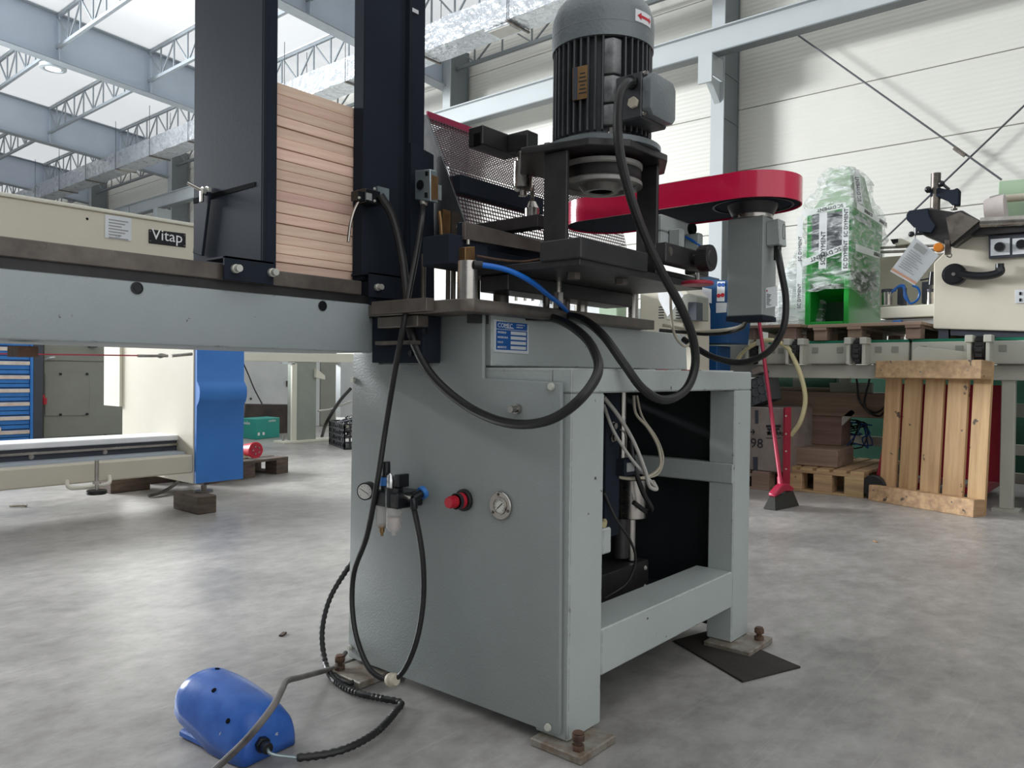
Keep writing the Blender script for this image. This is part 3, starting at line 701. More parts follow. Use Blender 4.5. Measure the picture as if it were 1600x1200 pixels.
MB().box(1.525, 1.95, 1.465, 1.495, 1.185, 1.315).to('dark_filler', 'black_paint', mc, bev=.002)  # added dark block closing a bright gap behind the angle bar
MB().box(1.64, 1.68, 1.30, 1.60, 1.30, 1.335).to('slide_bar', 'black_steel', mc, bev=.002)
a = V((1.8437, 1.4845, 1.3784)); MB().cyl(a, a+V((0,0,.03)), .022, 20).cyl(a+V((0,0,.03)), a+V((0,0,.05)), .022, 20, .012).to('clamp_knob', 'bright_steel', mc)
MB().cyl(a+V((0,0,.04)), a+V((0,0,.10)), .007, 10).to('threaded_rod', 'dark_steel', mc)
# clamping head with L-shaped block and spindle
MB().box(1.613, 1.775, 1.481, 1.538, 1.55, 1.606).to('head_block', 'black_steel', mc, bev=.003)
MB().box(1.72, 1.772, 1.405, 1.481, 1.55, 1.604).to('head_arm', 'black_steel', mc, bev=.003)
MB().box(1.612, 1.6135, 1.49, 1.515, 1.548, 1.585).to('t_slot', 'dark_hollow', mc)
MB().lathe((1.745,1.44,1.55), (0,0,-1), [(.020,0),(.020,.028),(.029,.03),(.029,.105),(.024,.112),(.013,.114),(.013,.128),(.007,.129)], 28).to('spindle_sleeve', 'bright_steel', mc)

# motor plate, supports, pulley
MPZ = 1.478
mp_ = [(1.565,1.30),(1.60,1.11),(1.68,1.035),(1.86,1.03),(1.97,1.10),(1.985,1.22),(1.93,1.36),(1.72,1.43)]
MB().prism([(x,y,MPZ) for x, y in mp_], (0,0,.019)).to('motor_plate', 'black_steel', mc, bev=.002)
MB().box(1.60, 1.612, 1.175, 1.25, 1.226, MPZ).to('motor_support', 'black_steel', mc, bev=.002)
MB().box(1.868, 1.88, 1.065, 1.13, 1.18, MPZ).to('motor_support', 'black_steel', mc, bev=.002)
MC = V((1.765,1.18,0))
def at(z): return MC + V((0,0,z))
pu = MB().lathe(at(1.408), (0,0,1), [(.03,.012),(.034,-.010),(.046,-.010),(.060,.006),(.096,.012),(.100,.002),(.112,.002),(.112,.012),(.107,.016),(.107,.046),(.112,.050),(.112,.060),(.02,.064)], 48, cap=False).to('belt_pulley', 'pulley_iron', mc)
MB().cyl(at(1.412), at(1.402), .031, 24).to('pulley_bore', 'dark_hollow', pu)
MB().lathe(at(1.424), (0,0,1), [(.1075,0),(.109,.003),(.109,.026),(.1075,.03)], 48, cap=False).to('drive_belt', 'rubber', pu)
MB().cyl(at(1.465), at(1.50), .03, 20).to('motor_shaft', 'bright_steel', pu)

# electric motor
mo = MB().cyl(at(1.525), at(1.775), .115, 48).to('motor', 'fin_dark', mc)
MB().lathe(at(1.497), (0,0,1), [(.160,0),(.160,.014),(.136,.018),(.126,.028),(.118,.032)], 48).to('mounting_flange', 'motor_grey', mo)
for i in range(4):
    g = R(45+90*i); hexbolt(at(1.511)+V((.147*math.cos(g),.147*math.sin(g),0)), (0,0,1), .012, .016, 'bright_steel', mo, 'flange_bolt')
fin = None
for i in range(42):
    g = 2*PI*i/42
    if abs(((math.degrees(g) - 225) + 180) % 360 - 180) < 8: continue
    if fin is None:
        f = MB().box(.112, .134, -.0026, .0026, 1.529, 1.772)
        fin = f.to('cooling_fin', 'fin_dark', None, bev=.001); fin.data.transform(M.Translation((0,0,0))); o = fin
    else: o = fin.copy(); COL.objects.link(o)
    o.parent = mo; o.location = MC - V(mc['at']); o.rotation_euler = (0, 0, g)
MB().lathe(at(1.770), (0,0,1), [(.137,0),(.1385,.062),(.136,.085),(.126,.112),(.105,.138),(.06,.156),(.0,.16)], 56, cap=False).lathe(at(1.771), (0,0,1), [(.137,0),(.12,.001)], 56, cap=False).to('fan_cover', 'motor_grey', mo)
MB().lathe(at(1.806), (0,0,1), [(.1375,0),(.1385,.002),(.1370,.005)], 56, cap=False).to('cover_rib', 'motor_grey', mo)
# foot lug with stepped faces between the fins
ld = V((math.cos(R(225)), math.sin(R(225)), 0)); sd_ = V((-ld.y, ld.x, 0))
lug = MB()
for z0, z1 in ((1.54,1.592), (1.598,1.665), (1.671,1.76)):
    lug.prism([at(z0)+ld*.11+sd_*.024, at(z0)+ld*.132+sd_*.023, at(z0)+ld*.143, at(z0)+ld*.132-sd_*.023, at(z0)+ld*.11-sd_*.024], (0,0,z1-z0))
lug.to('foot_lug', 'lug_grey', mo, bev=.003)
# nameplate on the fins
nd_ = V((math.cos(R(189)), math.sin(R(189)), 0)); ns = V((-nd_.y, nd_.x, 0))
npb = MB().obox(at(1.652)+nd_*.136, (.003, .042, .085), nd_, ns).to('rating_plate', 'brass', mo)
MB().obox(at(1.652)+nd_*.1382+ns*-.013, (.001, .012, .083), nd_, ns).to('plate_band', 'slate', mo)
t = MB()
for k in range(6): t.obox(at(1.625+.010*k)+nd_*.1382+ns*.008, (.001, .022-.004*(k%3), .003), nd_, ns)
t.to('plate_print', 'dark_print', mo)
# red arrow sticker
sdv = V((math.cos(R(289)), math.sin(R(289)), 0)); st = V((-sdv.y, sdv.x, 0))
rad = .138
def onc(a, z, dr=0): return at(z) + V((math.cos(a), math.sin(a), 0))*(rad+dr)
def patch(a0, a1, z0, z1, name, m, dr, parent, n=6, tilt=0.):
    vs = []; fs = []
    for i in range(n+1):
        a = a0+(a1-a0)*i/n
        for z in (z0, z1): vs.append(onc(a, z, dr))
    for i in range(n): fs.append((2*i, 2*i+2, 2*i+3, 2*i+1))
    b = MB(); b.add(vs, fs); return b
a0 = R(250); a1 = R(277)
patch(a0, a1, 1.812, 1.843, 'direction_sticker', 'white_print', .001, mo).to('direction_sticker', 'white_print', mo)
arr = patch(a0+.13, a1-.06, 1.824, 1.831, '', '', .0018, mo)
arr.add([onc(a0+.05, 1.8275, .0018), onc(a0+.15, 1.837, .0018), onc(a0+.15, 1.818, .0018)], [(0,1,2)])
arr.add([onc(a1-.02, 1.8275, .0018), onc(a1-.08, 1.837, .0018), onc(a1-.08, 1.818, .0018)], [(0,1,2)])
arr.to('direction_arrow', 'red_print', mo)
# terminal box
tbx = MB().box(1.673, 1.80, 1.0, 1.08, 1.543, 1.659).to('terminal_box', 'fin_dark', mo, bev=.004)
c0 = .016; q = [(1.672+c0,1.655),(1.802-c0,1.655),(1.802,1.655-c0),(1.802,1.547+c0),(1.802-c0,1.547),(1.672+c0,1.547),(1.672,1.547+c0),(1.672,1.655-c0)]
MB().prism([(x,.975,z+0) for x, z in q], (0,.025,0)).to('terminal_cover', 'motor_grey', mo, bev=.004, seg=2)
for x, z in ((1.68,1.652),(1.68,1.552)): hexbolt((x,.998,z), (0,-1,0), .006, .010, 'bright_steel', mo, 'cover_screw')
a = V((1.672, 1.0278, 1.6332)); MB().cyl(a+V((.006,0,0)), a+V((-.012,0,0)), .017, 18).to('cable_gland', 'black_gloss', mo, bev=.001)
a = V((1.672, 1.0233, 1.5826)); MB().cyl(a+V((.006,0,0)), a+V((-.008,0,0)), .015, 6).to('blanking_plug', 'cable_cream', mo, bev=.001)

# red belt guard with grey spindle housing
def stadium(cx, y0, y1, r, z, n=20):
    return [(cx+r*math.cos(-PI*i/n), y0+r*math.sin(-PI*i/n), z) for i in range(n+1)] + [(cx-r*math.cos(PI*i/n), y1+r*math.sin(PI*i/n), z) for i in range(n+1)]
gx_, gy0, gy1 = 2.24, .95, 1.47
wall_ = MB(); o1 = stadium(gx_, gy0, gy1, .140, 0); i1 = stadium(gx_, gy0, gy1, .136, 0); n = len(o1); z0, z1 = 1.411, 1.487
vs = [(x,y,z0) for x,y,_ in o1] + [(x,y,z1) for x,y,_ in o1] + [(x,y,z0) for x,y,_ in i1] + [(x,y,z1-.004) for x,y,_ in i1]
fs = []
for i in range(n):
    j = (i+1) % n; fs += [(i,j,n+j,n+i), (2*n+j,2*n+i,3*n+i,3*n+j), (i,2*n+i,2*n+j,j)]
fs += [tuple(n+i for i in range(n)), tuple(3*n+i for i in range(n-1,-1,-1))]
wall_.add(vs, fs); bg = wall_.to('belt_guard', 'red_guard', mc, ang=50)
MB().prism([(x,y,1.416) for x,y,_ in stadium(gx_, gy0, gy1, .135, 0)], (0,0,.01)).to('guard_base', 'black_paint', bg)
MB().lathe((gx_,gy0,1.418), (0,0,-1), [(.118,0),(.118,.006),(.112,.006),(.112,.001)], 44, cap=False).to('base_ring', 'black_steel', bg)
MB().lathe((gx_,gy0,1.42), (0,0,-1), [(.075,0),(.072,.012),(.060,.036)], 40).to('spindle_boss', 'black_steel', bg)
MB().cyl((gx_,gy0,1.386), (gx_,gy0,1.372), .058, 40).to('spindle_ring', 'bright_steel', bg, bev=.001)
sh = MB().box(2.19, 2.29, .895, 1.005, 1.080, 1.373).to('spindle_housing', 'paint_panel', mc, bev=.003)
MB().box(2.188, 2.292, .893, 1.007, 1.066, 1.080).to('housing_base', 'black_paint', sh, bev=.001)
sb = MB().prism([(2.21, 0.8959, 1.3548) , (2.21, 0.8599, 1.3617), (2.21, 0.8548, 1.2851), (2.21, 0.8948, 1.2853)], (.055,0,0)).to('connection_box', 'paint_grey', sh, bev=.002)
cb = MB(); cbx = .05
cen = V((2.1908, 0.835, 1.3171))
t = MB()
for i in range(20):
    g0 = 2*PI*i/20; g1_ = 2*PI*(i+1)/20
    f = lambda g: cen + V((.009*math.cos(g), 0, .022*(1 if math.sin(g) > 0 else -1)*abs(math.sin(g))**.5))
    t.bar(f(g0), f(g1_), .0012, .0016, (0,1,0))
t.to('box_emblem', 'fin_dark', sb)
a = V((2.235, 0.8701, 1.2787)); MB().cyl(a+V((0,0,.012)), a+V((0,0,-.035)), .011, 14).to('cable_gland', 'black_gloss', sh)
lb = MB().prism([(2.2094, 0.8945, 1.1613), (2.2975, 0.8945, 1.1752), (2.3, 0.8945, 1.1154), (2.2118, 0.8945, 1.1013)], (0,-.0008,0)).to('warning_label', 'alu', sh)
t = MB()
A = V((2.2106, 0.893, 1.1575)); ex_ = V((1,0,0))
for k_ in range(7): t.box(A.x+.006, A.x+.038-.006*(k_%3), .8922, .893, A.z-.014-.005*k_, A.z-.0125-.005*k_)
t.to('label_print', 'dark_print', sh)
MB().cyl((A.x+.006,.893,A.z-.004), (A.x+.006,.892,A.z-.004), .003, 10).to('label_dot', 'red_print', sh)
# tracking bar with knurled knob and castings under the guard
MB().box(1.842, 2.07, 1.02, 1.055, 1.205, 1.259).to('tracking_bar', 'black_steel', mc, bev=.003)
hexbolt((1.865,1.02,1.236), (0,-1,0), .010, .002, 'dark_steel', mc, 'tracking_screw', True)
kc = V((2.0028, 0.97, 1.2309)); kn = MB()
kn.cyl(kc+V((0,.03,0)), kc+V((0,-.004,0)), .036, 40); kn.cyl(kc+V((0,.05,0)), kc+V((0,.03,0)), .016, 20); kn.cyl(kc+V((0,-.004,0)), kc+V((0,-.007,0)), .024, 30, .022)
for i in range(36):
    g = 2*PI*i/36; d = V((math.cos(g),0,math.sin(g))); kn.bar(kc+V((0,.026,0))+d*.036, kc+d*.036, .0026, .003, d)
kn.to('knurled_knob', 'black_steel', mc)
MB().box(2.07, 2.16, 1.05, 1.085, 1.20, 1.255).to('tracking_bar_end', 'black_steel', mc, bev=.003)
cs = MB(); cs.box(2.03, 2.18, 1.14, 1.19, 1.26, 1.33); cs.box(2.07, 2.10, 1.10, 1.14, 1.24, 1.34); cs.box(2.17, 2.20, 1.09, 1.14, 1.25, 1.34); cs.box(2.03, 2.24, 1.14, 1.16, 1.33, 1.38)
cs.to('guard_casting', 'paint_grey', mc, bev=.004)
MB().cyl((2.13,1.085,1.345), (2.13,1.10,1.345), .016, 16).to('casting_slot', 'dark_hollow', mc)
MB().box(1.80, 2.25, 1.10, 1.32, 1.19, 1.205).to('lower_slide_plate', 'black_steel', mc, bev=.002)
MB().tube([(2.16,1.13,1.33), (2.175,1.09,1.30), (2.18,1.06,1.26), (2.17,1.05,1.22)], .004, 8).to('air_tube', 'blue_tube', mc)
MB().cyl((1.985,1.0,1.165), (1.985,1.0,1.155), .045, 28).to('hand_disc', 'red_paint', mc, bev=.002)
MB().cyl((1.985,1.0,1.165), (1.985,1.0,1.19), .006, 8).to('disc_pin', 'bright_steel', mc)

# perforated safety guard behind the magazine, with its triangular side plate
spl = MB().prism([(1.64, 1.7595, 1.7004), (1.64, 1.7394, 1.6923), (1.64, 1.5687, 1.3351), (1.64, 1.5759, 1.2945), (1.64, 1.697, 1.2916), (1.64, 1.756, 1.4593)], (.006,0,0)).to('guard_side_plate', 'fin_dark', mc, bev=.001)
for a in ((1.638, 1.6543, 1.335), (1.638, 1.585, 1.3329)): hexbolt(a, (-1,0,0), .010, .012, 'zinc_screw', spl, 'bolt')
pr_ = [V((1.64, 1.7451, 1.6915)), V((1.64, 1.6901, 1.5777)), V((1.64, 1.6591, 1.5261)), V((1.64, 1.6396, 1.4885)), V((1.64, 1.6228, 1.4402)), V((1.64, 1.6003, 1.3519)), V((1.64, 1.589, 1.2997))]
L_ = [0]
for a, b in zip(pr_, pr_[1:]): L_.append(L_[-1] + (b-a).length)
def prof(s):
    for i in range(len(pr_)-1):
        if s <= L_[i+1] + 1e-9: return pr_[i].lerp(pr_[i+1], (s-L_[i])/(L_[i+1]-L_[i]))
    return pr_[-1]
P_ = .0125; nx = 76; g = MB(); rib = .0016; x_0 = 1.645
splits = [0.]
while splits[-1] < L_[-1]-.013: splits.append(splits[-1] + (.0085 if splits[-1] < L_[2] else .0125))
for s0, s1 in zip(splits, splits[1:]):
    a, b, c, d = prof(s0), prof(s0+rib), prof(s1-rib), prof(s1)
    for ix in range(nx):
        x0 = x_0+ix*P_; x1 = x0+P_
        q = lambda x, p: (x, p.y, p.z)
        vs = [q(x0,a),q(x1,a),q(x1,d),q(x0,d),q(x0+rib,b),q(x1-rib,b),q(x1-rib,c),q(x0+rib,c)]
        g.add(vs, [(0,1,5,4),(1,2,6,5),(2,3,7,6),(3,0,4,7)])
gm = g.to('perforated_guard', 'red_mesh', mc, kind=None, weld=True)
so = gm.modifiers.new('thickness', 'SOLIDIFY'); so.thickness = .002
MB().bar(pr_[0]+V((.005,0,0)), pr_[0]+V((.95,0,0)), .006, .032).to('guard_edge', 'mesh_edge', mc)

# inside the stand
CX, CY = 2.20, 1.335
cy = MB().cyl((CX,CY,.56), (CX,CY,.43), .052, 32).to('lift_cylinder', 'bright_steel', mc, bev=.003)
MB().cyl((CX,CY,.43), (CX,CY,.29), .018, 20).cyl((CX,CY+.04,.90), (CX,CY+.04,.55), .016, 16).to('piston_rod', 'bright_steel', cy)
MB().cyl((CX-.03,CY+.02,.30), (CX-.03,CY+.02,.43), .026, 20).to('cylinder_sleeve', 'black_steel', cy)
MB().box(1.93, 2.26, 1.30, 1.42, .16, .285).to('base_block', 'black_steel', mc, bev=.003)
for a in ((2.235,1.299,.262),(2.235,1.299,.20)): hexbolt(a, (0,-1,0), .006, .004, 'zinc_screw', mc, 'block_screw')
vb = MB().box(1.90, 1.975, 1.24, 1.30, .42, .88).to('valve_bank', 'black_paint', mc, bev=.002)
MB().box(1.955, 2.02, 1.21, 1.245, .60, .65).to('solenoid_coil', 'black_paint', vb, bev=.003)
for z in (.715,.75): hexbolt((1.93,1.24,z), (0,-1,0), .010, .014, 'bright_steel', vb, 'silencer')
MB().tube([(1.945,1.225,.74),(1.98,1.225,.725),(1.985,1.225,.66)], .003, 8).to('valve_pipe', 'bright_steel', vb)
MB().cyl((1.8301, 1.2, 0.476), (1.879, 1.23, 0.4743), .009, 12).to('yellow_button', 'cable_yellow', vb)
MB().box(1.962, 2.005, 1.205, 1.21, .612, .64).to('coil_plug', 'grey_print', vb, bev=.002)
def cable(name, pts, r, m, **k): return MB().tube(pts, r, 10, 6, **k).to(name, m, mc)
cable('white_cable', [(1.8215, 1.2, 0.8387), (1.8962, 1.2, 0.7857), (1.9866, 1.2, 0.7025), (2.0218, 1.18, 0.6151), (2.0496, 1.18, 0.5641), (2.0925, 1.18, 0.5517), (2.0684, 1.18, 0.5778)], .006, 'cable_white')
cable('white_cable', [(1.8828, 1.24, 0.8143), (1.9047, 1.22, 0.7397), (1.9697, 1.2, 0.656), (2.0393, 1.19, 0.5991), (2.0765, 1.18, 0.5652)], .005, 'cable_white')
cable('white_cable', [(2.1153, 1.28, 0.836), (2.1284, 1.28, 0.7807), (2.1885, 1.27, 0.7315), (2.261, 1.27, 0.6602), (2.2574, 1.26, 0.6083), (2.1824, 1.25, 0.5802), (2.0535, 1.25, 0.5803), (1.9691, 1.25, 0.5961)], .005, 'cable_cream')
cable('white_cable', [(2.1681, 1.3, 0.8347), (2.2021, 1.3, 0.7671), (2.2651, 1.28, 0.6912), (2.3101, 1.28, 0.6239), (2.2676, 1.27, 0.5789), (2.1476, 1.26, 0.5702)], .004, 'cable_cream')
cable('black_cable', [(2.0669, 1.26, 0.6937), (2.0546, 1.24, 0.6266), (2.0806, 1.22, 0.5369), (2.133, 1.22, 0.4806), (2.144, 1.24, 0.4666), (2.0909, 1.26, 0.5012)], .008, 'hose_black')
cable('black_cable', [(1.8922, 1.24, 0.5556), (1.9249, 1.22, 0.4787), (1.9761, 1.2, 0.4075), (2.0069, 1.2, 0.3446), (1.9939, 1.22, 0.2759), (1.9337, 1.26, 0.2326)], .004, 'hose_black')

# hoses and cables outside
cable('hose', [(1.3959, 1.665, 1.3917), (1.4296, 1.655, 1.3411), (1.4532, 1.64, 1.2372), (1.4354, 1.6, 1.1341), (1.3917, 1.532, 1.0151), (1.4033, 1.5012, 0.9385), (1.4154, 1.4546, 0.8798), (1.4363, 1.351, 0.8108), (1.4285, 1.2046, 0.7792), (1.419, 1.0766, 0.7964), (1.422, 0.9966, 0.8476), (1.4714, 0.9858, 0.9042), (1.5481, 1.0511, 0.9631), (1.6358, 1.1654, 1.0173), (1.6942, 1.283, 1.0553), (1.7121, 1.3862, 1.0713)], .0118, 'hose_black')
cable('hose', [(1.7817, 1.3036, 1.0689), (1.7312, 1.2081, 1.0496), (1.684, 1.1079, 0.9981), (1.6828, 1.0459, 0.9267), (1.7306, 1.019, 0.8649), (1.8213, 1.004, 0.8357), (1.8928, 0.9819, 0.8645), (1.927, 0.9737, 0.9273), (1.9055, 0.9697, 0.9996), (1.8301, 0.9675, 1.0804), (1.7544, 0.9814, 1.1622), (1.6889, 0.9987, 1.2559), (1.6395, 1.0128, 1.3527), (1.6074, 1.0218, 1.4493), (1.596, 1.0212, 1.5241), (1.6002, 1.0175, 1.5817), (1.6179, 1.0126, 1.6121), (1.665, 1.0235, 1.6301)], .0118, 'hose_black')
cable('hose', [(2.235, 0.8699, 1.2712), (2.1975, 0.8451, 1.2124), (2.2068, 0.8322, 1.1202), (2.2006, 0.8379, 1.037), (2.2024, 0.8809, 0.9729), (2.2043, 0.9555, 0.943), (2.1993, 1.0393, 0.9547), (2.2075, 1.1076, 0.9852), (2.2247, 1.1655, 1.017)], .0098, 'hose_black')
cable('cream_cable', [(2.2384, 0.9644, 1.0755), (2.2596, 0.9854, 1.058), (2.2845, 1.0487, 1.0473), (2.2761, 1.1207, 1.0448), (2.2728, 1.1867, 1.0527), (2.2259, 1.2425, 1.0643)], .0052, 'cable_cream')
cable('black_cable', [(2.248, 0.9684, 1.0684), (2.2692, 0.9895, 1.0508), (2.294, 1.0529, 1.0378), (2.2853, 1.1251, 1.0351), (2.2819, 1.1912, 1.0429), (2.228, 1.2552, 1.0482)], .006, 'hose_black')
cable('cream_cable', [(2.1975, 1.2014, 1.1999), (2.1999, 1.1965, 1.0981), (2.1806, 1.1714, 1.0253), (2.1818, 1.1383, 0.9927), (2.2156, 1.1297, 1.0159), (2.2288, 1.1458, 1.0472), (2.2339, 1.171, 1.0625)], .0045, 'cable_cream')
cable('hose', [(1.545, 1.6511, 1.3893), (1.4455, 1.5516, 1.3065), (1.4158, 1.5385, 1.2144), (1.3705, 1.5127, 1.1193), (1.3471, 1.5076, 1.0287), (1.365, 1.5614, 0.9038), (1.3821, 1.6156, 0.7551), (1.3671, 1.6304, 0.6064), (1.3732, 1.6819, 0.4438), (1.3878, 1.7552, 0.3263), (1.3841, 1.7578, 0.2347), (1.3743, 1.7211, 0.1447), (1.3739, 1.6581, 0.074), (1.3849, 1.5983, 0.0617), (1.3985, 1.567, 0.0782), (1.4177, 1.5304, 0.1605), (1.4325, 1.5153, 0.2819), (1.4248, 1.5114, 0.4053), (1.414, 1.5264, 0.5085), (1.4153, 1.541, 0.5445)], .0078, 'hose_black')
a = V((1.3872, 1.5879, 0.0656)); b_ = MB()
b_.lathe(a+V((0,.016,-.006)), (0,-1,.25), [(.010,0),(.017,.006),(.019,.016),(.014,.022),(.018,.028),(.014,.036)], 16); b_.to('tape_knot', 'cable_cream', mc)
cable('corrugated_conduit', [(1.5866, 1.9844, 0.3044), (1.5347, 1.983, 0.2623), (1.4771, 1.9878, 0.1875), (1.425, 1.9548, 0.1067), (1.3947, 1.8961, 0.0314), (1.3595, 1.7993, 0.012), (1.3502, 1.6833, 0.012), (1.3725, 1.6016, 0.012), (1.3862, 1.5496, 0.012), (1.3406, 1.5182, 0.012), (1.2252, 1.4644, 0.012), (1.1303, 1.4547, 0.012), (1.0723, 1.4743, 0.012), (1.0279, 1.5005, 0.014)], .0075, 'hose_black', ridge=.0024, pitch=.012)
cable('hose', [(1.4581, 1.7743, 0.012), (1.3737, 1.756, 0.012), (1.3791, 1.8194, 0.012), (1.4184, 1.8777, 0.012), (1.5176, 1.9573, 0.012)], .0075, 'hose_black')

# ---------------------------------------------------------------- boards in the magazine
heights = [.030, .021, .025, .024, .028, .026, .030, .026, .028, .026, .025, .029, .026, .028, .026, .027, .028, .029]
z = 1.155; bx0, bx1 = 1.078, 1.512
tot = sum(heights); sc_ = (1.652-z)/tot
names = ['bottom', 'second', 'third', 'fourth', 'fifth', 'sixth', 'seventh', 'eighth', 'ninth', 'tenth', 'eleventh', 'twelfth', 'thirteenth', 'fourteenth', 'fifteenth', 'sixteenth', 'seventeenth', 'top']
for i, h in enumerate(heights):
    hh = h*sc_; j = random.uniform(-.0025, .0025)
    o = MB().box(bx0+random.uniform(0,.004), bx1, 1.768+j, 1.768+.25, z+.0006, z+hh-.0006).to('wooden_board', 'board_ash', None, bev=.0012)
    tag(centre(o), 'pale ash board, %s%s of the stack between the black uprights' % (names[i], '' if i in (0, 17) else ' from the bottom'), 'board', 'boards stacked in the magazine')
    z += hh

# ---------------------------------------------------------------- blue foot pedal, its cables and the rubber mat
fp = thing('foot_pedal', 'scratched blue hooded foot pedal lying on the concrete floor', 'pedal', (1.0, 1.74, 0))
pa = V((0.984, 1.8482, 0)); pb = V((1.0083, 1.5739, 0)); ux = (pb-pa); LN = ux.length; ux.normalize(); uy = V((-ux.y, ux.x, 0))
def hood(th, sh_, n=16):
    pass
rows = []
# (t along the length, half width, top height, lower edge height)
prof_ = [(0.0,.076,.136,.070),(.015,.079,.141,.058),(.10,.081,.145,.042),(.30,.082,.145,.028),(.44,.082,.142,.014),(.55,.082,.138,.003),(.72,.081,.128,.003),(.86,.080,.114,.003),(.95,.077,.100,.003),(.985,.072,.090,.003),(1.0,.064,.080,.003)]
vs = []; nn = 20
for t_, hw, top, low in prof_:
    for i in range(nn+1):
        a = PI*i/nn; c = math.cos(a); s_ = math.sin(a)
        vs.append(pa + ux*(LN*t_) + uy*(hw*(abs(c)**.8)*(1 if c > 0 else -1)) + V((0,0,low+(top-low)*abs(s_)**.75)))
fs = [(i*(nn+1)+j, i*(nn+1)+j+1, (i+1)*(nn+1)+j+1, (i+1)*(nn+1)+j) for i in range(len(prof_)-1) for j in range(nn)] + [tuple((len(prof_)-1)*(nn+1)+j for j in range(nn+1))]
b = MB(); b.add(vs, fs); ho = b.to('hood', 'pedal_blue', fp, ang=50)
m_ = ho.modifiers.new('thickness', 'SOLIDIFY'); m_.thickness = .003; m_.offset = -1
b = MB(); b.prism([pa+ux*(LN*.06)+uy*.075+V((0,0,.002)), pa+ux*(LN*.06)-uy*.075+V((0,0,.002)), pa+ux*(LN*.97)-uy*.075+V((0,0,.002)), pa+ux*(LN*.97)+uy*.075+V((0,0,.002))], (0,0,.018)); b.to('base', 'pedal_blue', fp, bev=.004)
b = MB(); b.prism([pa+ux*(LN*.10)+uy*.06+V((0,0,.02)), pa+ux*(LN*.10)-uy*.06+V((0,0,.02)), pa+ux*(LN*.42)-uy*.06+V((0,0,.055)), pa+ux*(LN*.42)+uy*.06+V((0,0,.055))], (0,0,.008)); b.to('treadle', 'dark_steel', fp, bev=.002)
def onhood(t_, a):
    for q0, q1 in zip(prof_, prof_[1:]):
        if q0[0] <= t_ <= q1[0]:
            f = (t_-q0[0])/(q1[0]-q0[0]); hw, top, low = (q0[i]+(q1[i]-q0[i])*f for i in (1,2,3)); break
    c = math.cos(a); s_ = math.sin(a)
    return pa + ux*(LN*t_) + uy*(hw*(abs(c)**.8)*(1 if c > 0 else -1)) + V((0,0,low+(top-low)*abs(s_)**.75))
for t_, a in ((.42, R(118)), (.74, R(142)), (.12, R(80))):
    p = onhood(t_, a); nrm = (uy*math.cos(a)+V((0,0,math.sin(a)))).normalized()
    MB().cyl(p-nrm*.002, p+nrm*.0012, .006, 14).to('rivet_hole', 'dark_hollow', fp)
g0 = pa + ux*(LN*.985) - uy*.028 + V((0,0,.042)); gd = (ux*.97-uy*.2).normalized()
MB().cyl(g0, g0+gd*.022, .018, 6).cyl(g0+gd*.022, g0+gd*.040, .013, 16).to('cable_gland', 'black_gloss', fp, bev=.001)
MB().tube([g0+gd*.035, g0+gd*.052+V((0,0,-.006)), V((1.0279, 1.5005, 0.014))], .004, 8).to('inner_wires', 'zinc', fp)
gc = MB().tube([(0.8045, 1.5522, 0.01), (0.8712, 1.5552, 0.0407), (0.9011, 1.4903, 0.1124), (0.9436, 1.4719, 0.165), (0.9971, 1.5173, 0.1753), (1.0611, 1.5961, 0.1541), (1.2012, 1.7389, 0.0858), (1.3245, 1.8244, 0.0415), (1.4353, 1.8815, 0.012), (1.51, 1.8841, 0.012)], .0078, 10, 6).to('floor_cable', 'hose_grey', None)
tag(centre(gc), 'dusty grey cable arching over the blue foot pedal', 'cable')
mt = MB().prism([(2.338, 1.2468, 0), (2.1621, 0.926, 0), (2.3929, 0.8381, 0), (2.4516, 0.9862, -0), (2.5546, 1.1917, 0)], (0,0,.006)).to('rubber_mat', 'mat_rubber', None, bev=.001)
tag(centre(mt), 'dark scrap of rubber sheet under the right machine foot', 'mat')

# ---------------------------------------------------------------- left background
vt = thing('panel_machine', 'long cream machine with a blue end cover and black name badge behind the grey beam', 'machine', (2.2, 5.2, 0))
vx1, vy = 2.90, 4.90
b = MB(); b.box(-2.2, vx1, vy, vy+.62, 1.28, 1.8475); vb = b.to('top_beam', 'cream', vt, bev=.012, seg=3)
MB().box(-2.2, vx1, vy-.012, vy+.62, 1.8475, 1.8475+.022).to('beam_lip', 'cream_clean', vb, bev=.006, seg=2)
def vrect(x0, y0, x1, y1, name, m, parent, d, y=4.9):
    return None
A = V((2.2307, 4.899, 1.7873)); B_ = V((2.4723, 4.899, 1.7944)); C_ = V((2.4728, 4.899, 1.7025)); D_ = V((2.2312, 4.899, 1.6987))
MB().prism([A, B_, C_, D_], (0,-.004,0)).to('name_badge', 'black_gloss', vb, bev=.002)
t = MB(); t.text('Vitap', .098, (A.x+.016, 4.893, C_.z+.026), (1,0,0), (0,0,1), .001); t.to('lettering', 'white_print', vb)
for p in ((A.x+.01,A.z-.012),(B_.x-.01,B_.z-.012),(A.x+.01,C_.z+.012),(B_.x-.01,C_.z+.012)): MB().cyl((p[0],4.896,p[1]), (p[0],4.893,p[1]), .004, 8).to('rivet', 'bright_steel', vb)
A = V((1.9689, 4.899, 1.8365)); C_ = V((2.1247, 4.899, 1.696))
MB().box(A.x, C_.x, 4.895, 4.899, C_.z, A.z).to('data_plate', 'alu', vb)
t = MB()
for i in range(7): t.box(A.x+.02, C_.x-.02-.02*(i%3), 4.893, 4.895, A.z-.03-.018*i, A.z-.024-.018*i)
t.text('CE', .024, ((A.x+C_.x)/2-.018, 4.894, C_.z+.012), (1,0,0), (0,0,1), .0005)
t.to('plate_print', 'grey_print', vb)
MB().cyl((1.8672, 4.898, 1.793), (1.8679, 4.9, 1.7934), .008, 10).to('hole', 'dark_hollow', vb)
